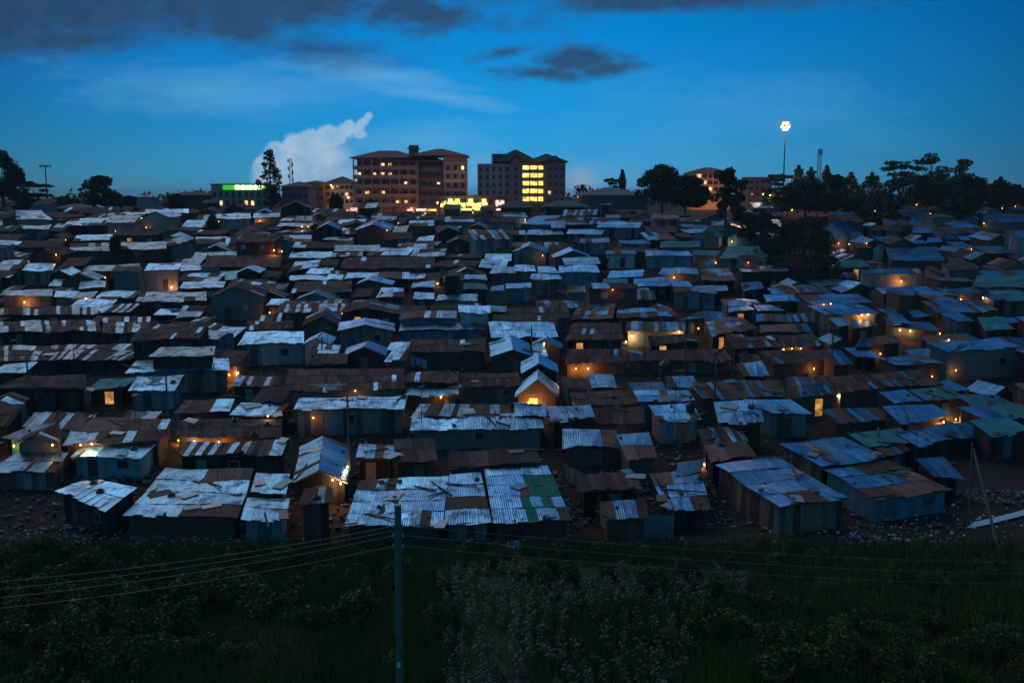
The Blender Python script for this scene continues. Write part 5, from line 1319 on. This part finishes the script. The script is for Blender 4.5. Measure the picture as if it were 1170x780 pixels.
row(0,640,170,650,7,.8,1.2); row(-10,668,180,676,7,.9,1.4); row(-10,705,200,712,7,1,1.5); row(-10,748,180,752,6,1,1.5); row(-10,800,180,812,6,1,1.5)
row(-10,690,190,694,9,.8,1.4); row(-10,728,200,730,9,.8,1.4); row(-10,775,200,780,8,.9,1.5); row(30,640,330,650,12,.6,1.0); row(185,690,505,715,18,.9,1.4); row(230,668,440,672,7,.7,1.05); row(385,655,500,662,5,.8,1.1)
row(500,642,890,648,15,.45,.95,1,5); row(520,655,640,658,4,.5,.8)
row(720,668,900,690,7,.6,1.0); row(640,705,800,760,6,.5,.9); row(790,722,900,740,5,.9,1.3); row(860,770,1170,790,9,.9,1.4); row(880,725,1180,735,9,.6,1.1,.7); row(900,648,1160,652,9,.4,.9,.8,9); row(980,690,1170,700,6,.5,.8,.6); row(560,800,840,812,6,.7,1.)
row(500,660,900,668,9,.35,.7); row(860,665,1170,672,9,.4,.8); row(860,708,1170,715,10,.5,1.0); row(860,752,1170,758,10,.6,1.2); row(210,745,500,765,7,.4,.8); bush(905,633,.8); bush(930,636,.7); bush(1080,640,.6)
# crop rows
def crop(m,g,s,r):
    h=s*r.uniform(.7,1.25); m.tube(g,g+Vector((0,0,h)),.018,.008,4,(.6,.7,.5,1),cap=False)
    for k in range(9):
        z=h*(.25+.8*k/9); a=r.uniform(0,6.28); L=s*r.uniform(.30,.5)*(1.1-.4*k/9); d=Vector((math.cos(a),math.sin(a),0)); w=Vector((-d.y,d.x,0))*L*.28
        p0=g+Vector((0,0,z)); p1=p0+d*L*.55+Vector((0,0,L*.28)); p2=p0+d*L+Vector((0,0,-L*.05)); v=r.uniform(.7,1.4)
        m.quad([p0,p1-w,p2,p1+w],(v*.95,v,v*1.05,1),[(0,0)]*4)
m=MB(); rk=random.Random(4); nc=0
poly=[(500,655),(620,650),(850,662),(862,690),(800,712),(775,820),(505,820)]
g0=at(500,655); g1=at(505,820)
yy=g1.y
while yy<g0.y+3:
    xx=-6.0+rk.uniform(-.05,.05)
    while xx<18:
        p=Vector((xx+rk.uniform(-.2,.2)+.25*math.sin(yy*.7),yy+rk.uniform(-.16,.16),0)); p.z=H(p.y); pr=proj(p)
        if inside(pr,poly) and rk.random()<.93 and noise.noise(Vector((p.x*.35,p.y*.35,2)))>-.28: crop(m,p,rk.uniform(.55,.95),rk); nc+=1
        xx+=.88
    yy+=.42
print('crops',nc)
tag(m.build('crop_plants',M['crop']),'dense grey-green leafy crop growing in rows in the foreground field','crops',None,'stuff')
m=MB()
regions=[(-10,624,1180,645),(-10,640,500,700),(860,630,1180,790),(620,690,900,790),(-10,700,190,800),(380,700,500,790),(190,700,400,790)]
for i in range(120000):
    (xa,ya,xb,yb)=regions[(i//12)%6] if (i//12)%23 else regions[6]; g=at(rk.uniform(xa,xb),rk.uniform(ya,yb)) if i%12==0 else None
    if g is None: g=Vector((last.x+rk.gauss(0,.7),last.y+rk.gauss(0,.7),0)); g.z=H(g.y)
    else: last=g
    if 570<proj(g)[0]<612 and g.y>63: continue
    h=rk.choice([rk.uniform(.15,.45),rk.uniform(.4,1.0)]); a=rk.uniform(0,6.28); w=Vector((math.cos(a)*.05,math.sin(a)*.05,0)); tip=g+Vector((rk.uniform(-.15,.15),rk.uniform(-.15,.15),h)); v=rk.uniform(.6,1.3)
    m.quad([g-w,g+w,tip],(v,v,v*.9,1),[(0,0)]*3)
tag(m.build('grass',M['grass']),'rough dark grass and weeds covering the foreground field','grass',None,'stuff')
# ---------------------------------------------------------------- labels: each shack is placed by its nearest landmark
ORD=['nearest','second','third','fourth','fifth','sixth','seventh','eighth','ninth','tenth','eleventh','twelfth','thirteenth','fourteenth','fifteenth','sixteenth','seventeenth','eighteenth','nineteenth','twentieth','21st','22nd','23rd','24th','25th','26th','27th','28th','29th','30th']
LM=[(s['lm'],s['px']) for s in SH if s['lm']]+[('floodlight mast',(896,200)),('green-lit shop sign',(275,225)),('red five-storey block',(468,235)),('yellow-lit stairwell',(610,232)),('hipped grey hall',(700,240)),('near wooden pole',(455,620))]
def sector(a,b):
    dx=b[0]-a[0]; dy=(b[1]-a[1])*1.9
    if abs(dx)>abs(dy): return 'right' if dx>0 else 'left'
    return 'below' if dy>0 else 'above'
def dist(a,b): return math.hypot(b[0]-a[0],(b[1]-a[1])*1.9)
PH={'right':'right of','left':'left of','below':'below','above':'above'}
def place(items,maxr=14):
    """items: list of px; returns for each (rank word, direction phrase, landmark)"""
    res=[]; used=set(); table={}
    for li,(nm,lp) in enumerate(LM):
        for i,p in enumerate(items): table.setdefault((li,sector(lp,p)),[]).append((dist(lp,p),i))
    rank={}
    for k,v in table.items():
        v.sort()
        for n,(d,i) in enumerate(v): rank.setdefault(i,[]).append((n*14+d,n,k))
    for i,p in enumerate(items):
        for (_,n,k) in sorted(rank[i]):
            if n<len(ORD) and (k,n) not in used:
                used.add((k,n)); res.append((ORD[n],PH[k[1]],LM[k[0]][0])); break
        else: res.append(None)
    return res
todo=[s for s in SH if not s['label']]
for s in SH:
    o=s['obj']; o['category']='shack'; o['group']='tin-roofed shacks on the hillside'
    if s['label']: o['label']=s['label']
for s,pl in zip(todo,place([s['px'] for s in todo])):
    body=f"{RW[s['roof']]} roof, {WW[s['wall']]} walls" 
    s['obj']['label']=(f"shack, {body}, {pl[0]} {pl[1]} the {pl[2]}" if pl else f"shack with {body}")
    if len(s['obj']['label'].split())>16: s['obj']['label']=f"{RW[s['roof']]}-roofed shack, {pl[0]} {pl[1]} the {pl[2]}"
def auto(lst,desc,group):
    for (o,pl),q in zip([(x[0],None) for x in lst],place([x[1] for x in lst])):
        o['label']=f"{desc}, {q[0]} {q[1]} the {q[2]}"; o['group']=group
auto(PO,'wooden power pole','poles in the settlement'); auto(BU,'glowing bare bulb','bulbs glowing among the shacks'); auto(AN,'thin rooftop aerial','aerials on the roofs')
for (o,px,mt) in STALLS: pass
for (o,px,mt),q in zip(STALLS,place([x[1] for x in STALLS])):
    o['label']=f"small {'pink' if mt=='pink' else 'yellow-green'} lit market stall, {q[0]} {q[1]} the {q[2]}"; o['group']='glowing market stalls'
BL=[(o,p) for (o,p,s) in BS]
zones=[('reddish bare soil patch',(320,745)),('turquoise tin house',(120,535)),('long blue gabled roof',(366,570)),('roof with green patches',(610,570)),('leaning bright roof',(785,570)),('left field corner',(60,700)),('near wooden pole foot',(455,720)),('crop field',(650,720)),('standing people',(592,625)),('braced leaning pole',(1120,600)),('lower right corner',(1150,770)),('patchwork end-walled shack',(1040,600)),('big plank-walled roof',(900,612))]
sv=LM; LM=zones; ORD=ORD+[]
auto(BL,'dark leafy bush','bushes in the foreground field'); LM=sv
for o in bpy.data.objects:
    if o.parent is None and 'label' in o and o['label']=='' : print('empty label',o.name)
# ---------------------------------------------------------------- camera, sky, sun
cd=bpy.data.cameras.new('camera'); cam=bpy.data.objects.new('camera',cd); COL.objects.link(cam)
cd.lens=35; cd.sensor_width=36; cd.clip_end=12000; cd.clip_start=.5
cam.location=(0,0,CAMZ); cam.rotation_euler=(math.pi/2-PITCH,0,0); SC.camera=cam
w=bpy.data.worlds.new('World'); SC.world=w; w.use_nodes=True; t=w.node_tree; t.nodes.clear()
out=t.nodes.new('ShaderNodeOutputWorld'); bg=t.nodes.new('ShaderNodeBackground'); t.links.new(bg.outputs[0],out.inputs[0])
sky=t.nodes.new('ShaderNodeTexSky'); sky.sky_type='NISHITA'; sky.sun_disc=False; sky.sun_elevation=R(1.0); sky.sun_rotation=R(180+150); sky.ozone_density=4; sky.dust_density=.3; sky.air_density=1
tc=t.nodes.new('ShaderNodeTexCoord').outputs['Generated']
s=t.nodes.new('ShaderNodeSeparateXYZ'); t.links.new(tc,s.inputs[0]); X,Yv,Z=s.outputs
# direction as tangents of azimuth and elevation (front half of the sky)
ys=mth(t,'MAXIMUM',Yv,.02); front=mth(t,'MULTIPLY',mth(t,'SUBTRACT',Yv,.05),4,clamp=True)
U=mth(t,'DIVIDE',X,ys); V=mth(t,'DIVIDE',Z,ys)
cb=t.nodes.new('ShaderNodeCombineXYZ'); t.links.new(U,cb.inputs[0]); t.links.new(V,cb.inputs[1]); UV=cb.outputs[0]
el=mth(t,'MAXIMUM',Z,0.0)
grad=ramp(t,el,[(0,(.050,.275,.50)),(.06,(.010,.240,.505)),(.16,(.000,.168,.40)),(.40,(.0,.13,.33)),(1,(.03,.06,.10))])
azr=t.nodes.new('ShaderNodeMath'); 
side=mth(t,'POWER',mth(t,'MAXIMUM',mth(t,'MULTIPLY_ADD',Yv,.5,.5),0.0),2.0)       # brighter ahead
azf=mth(t,'SUBTRACT',1.06,mth(t,'MULTIPLY',mth(t,'POWER',mth(t,'ABSOLUTE',U),1.5),1.7),clamp=False)  # sides darkened like lens falloff, put into the sky colour
azf=mth(t,'MAXIMUM',azf,.32)
azf=mth(t,'ADD',mth(t,'MULTIPLY',azf,front),mth(t,'MULTIPLY',mth(t,'SUBTRACT',1,front),.55))
base=mixc(t,1.0,grad,azf,'MULTIPLY')
nis=mixc(t,1.0,sky.outputs[0],(.02,.22,1.0),'MULTIPLY')
base=mixc(t,.08,base,nis)
n1=noisetex(t,vmul(t,UV,(1,1.9,1)),7,9,.66); n2=noisetex(t,UV,38,9,.62); n0=noisetex(t,vmul(t,UV,(1.5,6,1)),2.6,8,.65)
def blob(u,v,a,b,ang=0,wob=.9,soft=2.2,nn=None):
    # soft cloud body centred on a direction, ragged by noise
    cu,cv=math.cos(ang),math.sin(ang)
    du=mth(t,'SUBTRACT',U,u); dv=mth(t,'SUBTRACT',V,v)
    p=mth(t,'DIVIDE',mth(t,'ADD',mth(t,'MULTIPLY',du,cu),mth(t,'MULTIPLY',dv,cv)),a)
    q=mth(t,'DIVIDE',mth(t,'SUBTRACT',mth(t,'MULTIPLY',dv,cu),mth(t,'MULTIPLY',du,cv)),b)
    d=mth(t,'SQRT',mth(t,'ADD',mth(t,'MULTIPLY',p,p),mth(t,'MULTIPLY',q,q)))
    nn=nn or n1
    d=mth(t,'ADD',d,mth(t,'MULTIPLY',mth(t,'SUBTRACT',nn,.5),wob*4.2))
    return mth(t,'MULTIPLY',mth(t,'MULTIPLY',mth(t,'SUBTRACT',1,d),soft,clamp=True),front)
def uv(px,py):
    a,b=slope(px,py); return a,b
def mx(a,b): return mth(t,'MAXIMUM',a,b)
pale=None
for (px,py,a,b,ang,wob,soft) in [(322,180,.017,.019,0,.34,4),(338,170,.019,.018,0,.34,4),(330,196,.036,.026,0,.30,3),(356,166,.018,.017,0,.34,4),(374,158,.016,.014,.3,.34,4),(386,157,.012,.010,.2,.5,2.6),(395,150,.010,.009,.0,.5,2.6),(399,143,.007,.006,0,.5,2.6),(406,148,.010,.006,.3,.5,2.4),(414,140,.007,.005,.5,.5,2.4),(421,133,.005,.004,.5,.5,2.2),(411,154,.008,.004,0,.6,2),(356,188,.034,.022,0,.2,2.5),(375,180,.03,.02,0,.3,1.6),(385,200,.05,.02,0,.4,1.0),(300,192,.011,.013,0,.16,4),(308,205,.02,.015,0,.2,3)]:
    u,v=uv(px,py); m=blob(u,v,a,b,ang,wob,soft,n2); pale=m if pale is None else mx(pale,m)
dark=None
for (px,py,a,b,ang,wob,soft) in [(90,12,.30,.055,-.02,.75,1.5),(330,2,.22,.030,-.05,.7,1.8),(80,45,.17,.022,0,.6,1.3),(655,70,.060,.015,.03,.8,1.5),(615,84,.060,.012,-.05,.8,1.4),(690,80,.04,.010,.1,.8,1.4),(575,60,.04,.010,.2,.8,1.2),(470,8,.06,.02,-.3,.7,1.6),(770,2,.16,.016,0,.5,1.6),(360,55,.1,.02,-.1,.8,.8),(300,-60,.5,.09,0,.8,1.2),(900,-80,.4,.06,0,.9,1)]:
    u,v=uv(px,py); m=blob(u,v,a,b,ang,wob,soft,n1); dark=m if dark is None else mx(dark,m)
wisp=None
for (px,py,a,b,ang,wob,soft) in [(420,85,.13,.016,-.12,.9,.9),(500,110,.11,.010,-.16,.9,.9),(250,100,.2,.03,0,1.2,.5),(470,160,.12,.02,0,1.,.6),(660,205,.10,.03,0,.6,.6),(800,140,.2,.05,0,1.2,.25),(548,200,.04,.03,0,.5,.9)]:
    u,v=uv(px,py); m=blob(u,v,a,b,ang,wob,soft,n0); wisp=m if wisp is None else mx(wisp,m)
base=mixc(t,mth(t,'MULTIPLY',wisp,.5),base,(.14,.36,.55))
sh=mth(t,'MULTIPLY',mth(t,'SUBTRACT',n2,.35),2.2,clamp=True)
pcol=mixc(t,sh,(.20,.36,.52),(.46,.54,.64))
base=mixc(t,mth(t,'MULTIPLY',pale,.8),base,pcol)
dcol=mixc(t,n2,(.008,.028,.068),(.032,.065,.13))
base=mixc(t,mth(t,'MULTIPLY',dark,.88),base,dcol)
pu,pv=uv(664,212)
glow=blob(pu,pv,.022,.022,0,.1,.8,n1)
base=mixc(t,mth(t,'MULTIPLY',glow,.35),base,(.62,.30,.38))
# upper and rear sky out of view: flat blue added to light the roofs
hi=mth(t,'MAXIMUM',mth(t,'MULTIPLY',mth(t,'SUBTRACT',Z,.70),4,clamp=True),mth(t,'SUBTRACT',.9,mth(t,'MULTIPLY',mth(t,'ADD',Yv,.35),3,clamp=True)))
base=mixc(t,mth(t,'MULTIPLY',hi,.85),base,(.018,.130,.235))
t.links.new(base,bg.inputs[0]); bg.inputs[1].default_value=1.0
sd=bpy.data.lights.new('afterglow_sun','SUN'); so=bpy.data.objects.new('afterglow_sun',sd); COL.objects.link(so)
sd.energy=.56; sd.angle=R(60); sd.color=(.95,.90,.88); so.rotation_euler=(R(50),0,R(180+35)); so.location=(0,0,200)
SC.view_settings.view_transform='Standard'; SC.view_settings.look='None'; SC.view_settings.exposure=.38; SC.view_settings.gamma=1
SC.render.engine='CYCLES'

# thin haze volume added for blue dusk fill and the mast lamp's halo
hb=MB(); hb.box((0,3474,25.5),(10900,7072,53),(1,1,1,0)); hz=hb.build('haze',M['cloth'])
hm2=bpy.data.materials.new('fill_haze'); hm2.use_nodes=True; ht=hm2.node_tree; ht.nodes.clear(); ho=ht.nodes.new('ShaderNodeOutputMaterial'); hv=ht.nodes.new('ShaderNodeVolumePrincipled')
hv.inputs['Density'].default_value=.00013; hv.inputs['Color'].default_value=(.85,.9,1,1); ht.links.new(hv.outputs[0],ho.inputs['Volume'])
hz.data.materials.clear(); hz.data.materials.append(hm2); tag(hz,'faint haze added over the settlement for dusk fill and lamp halo','haze',None,'stuff')
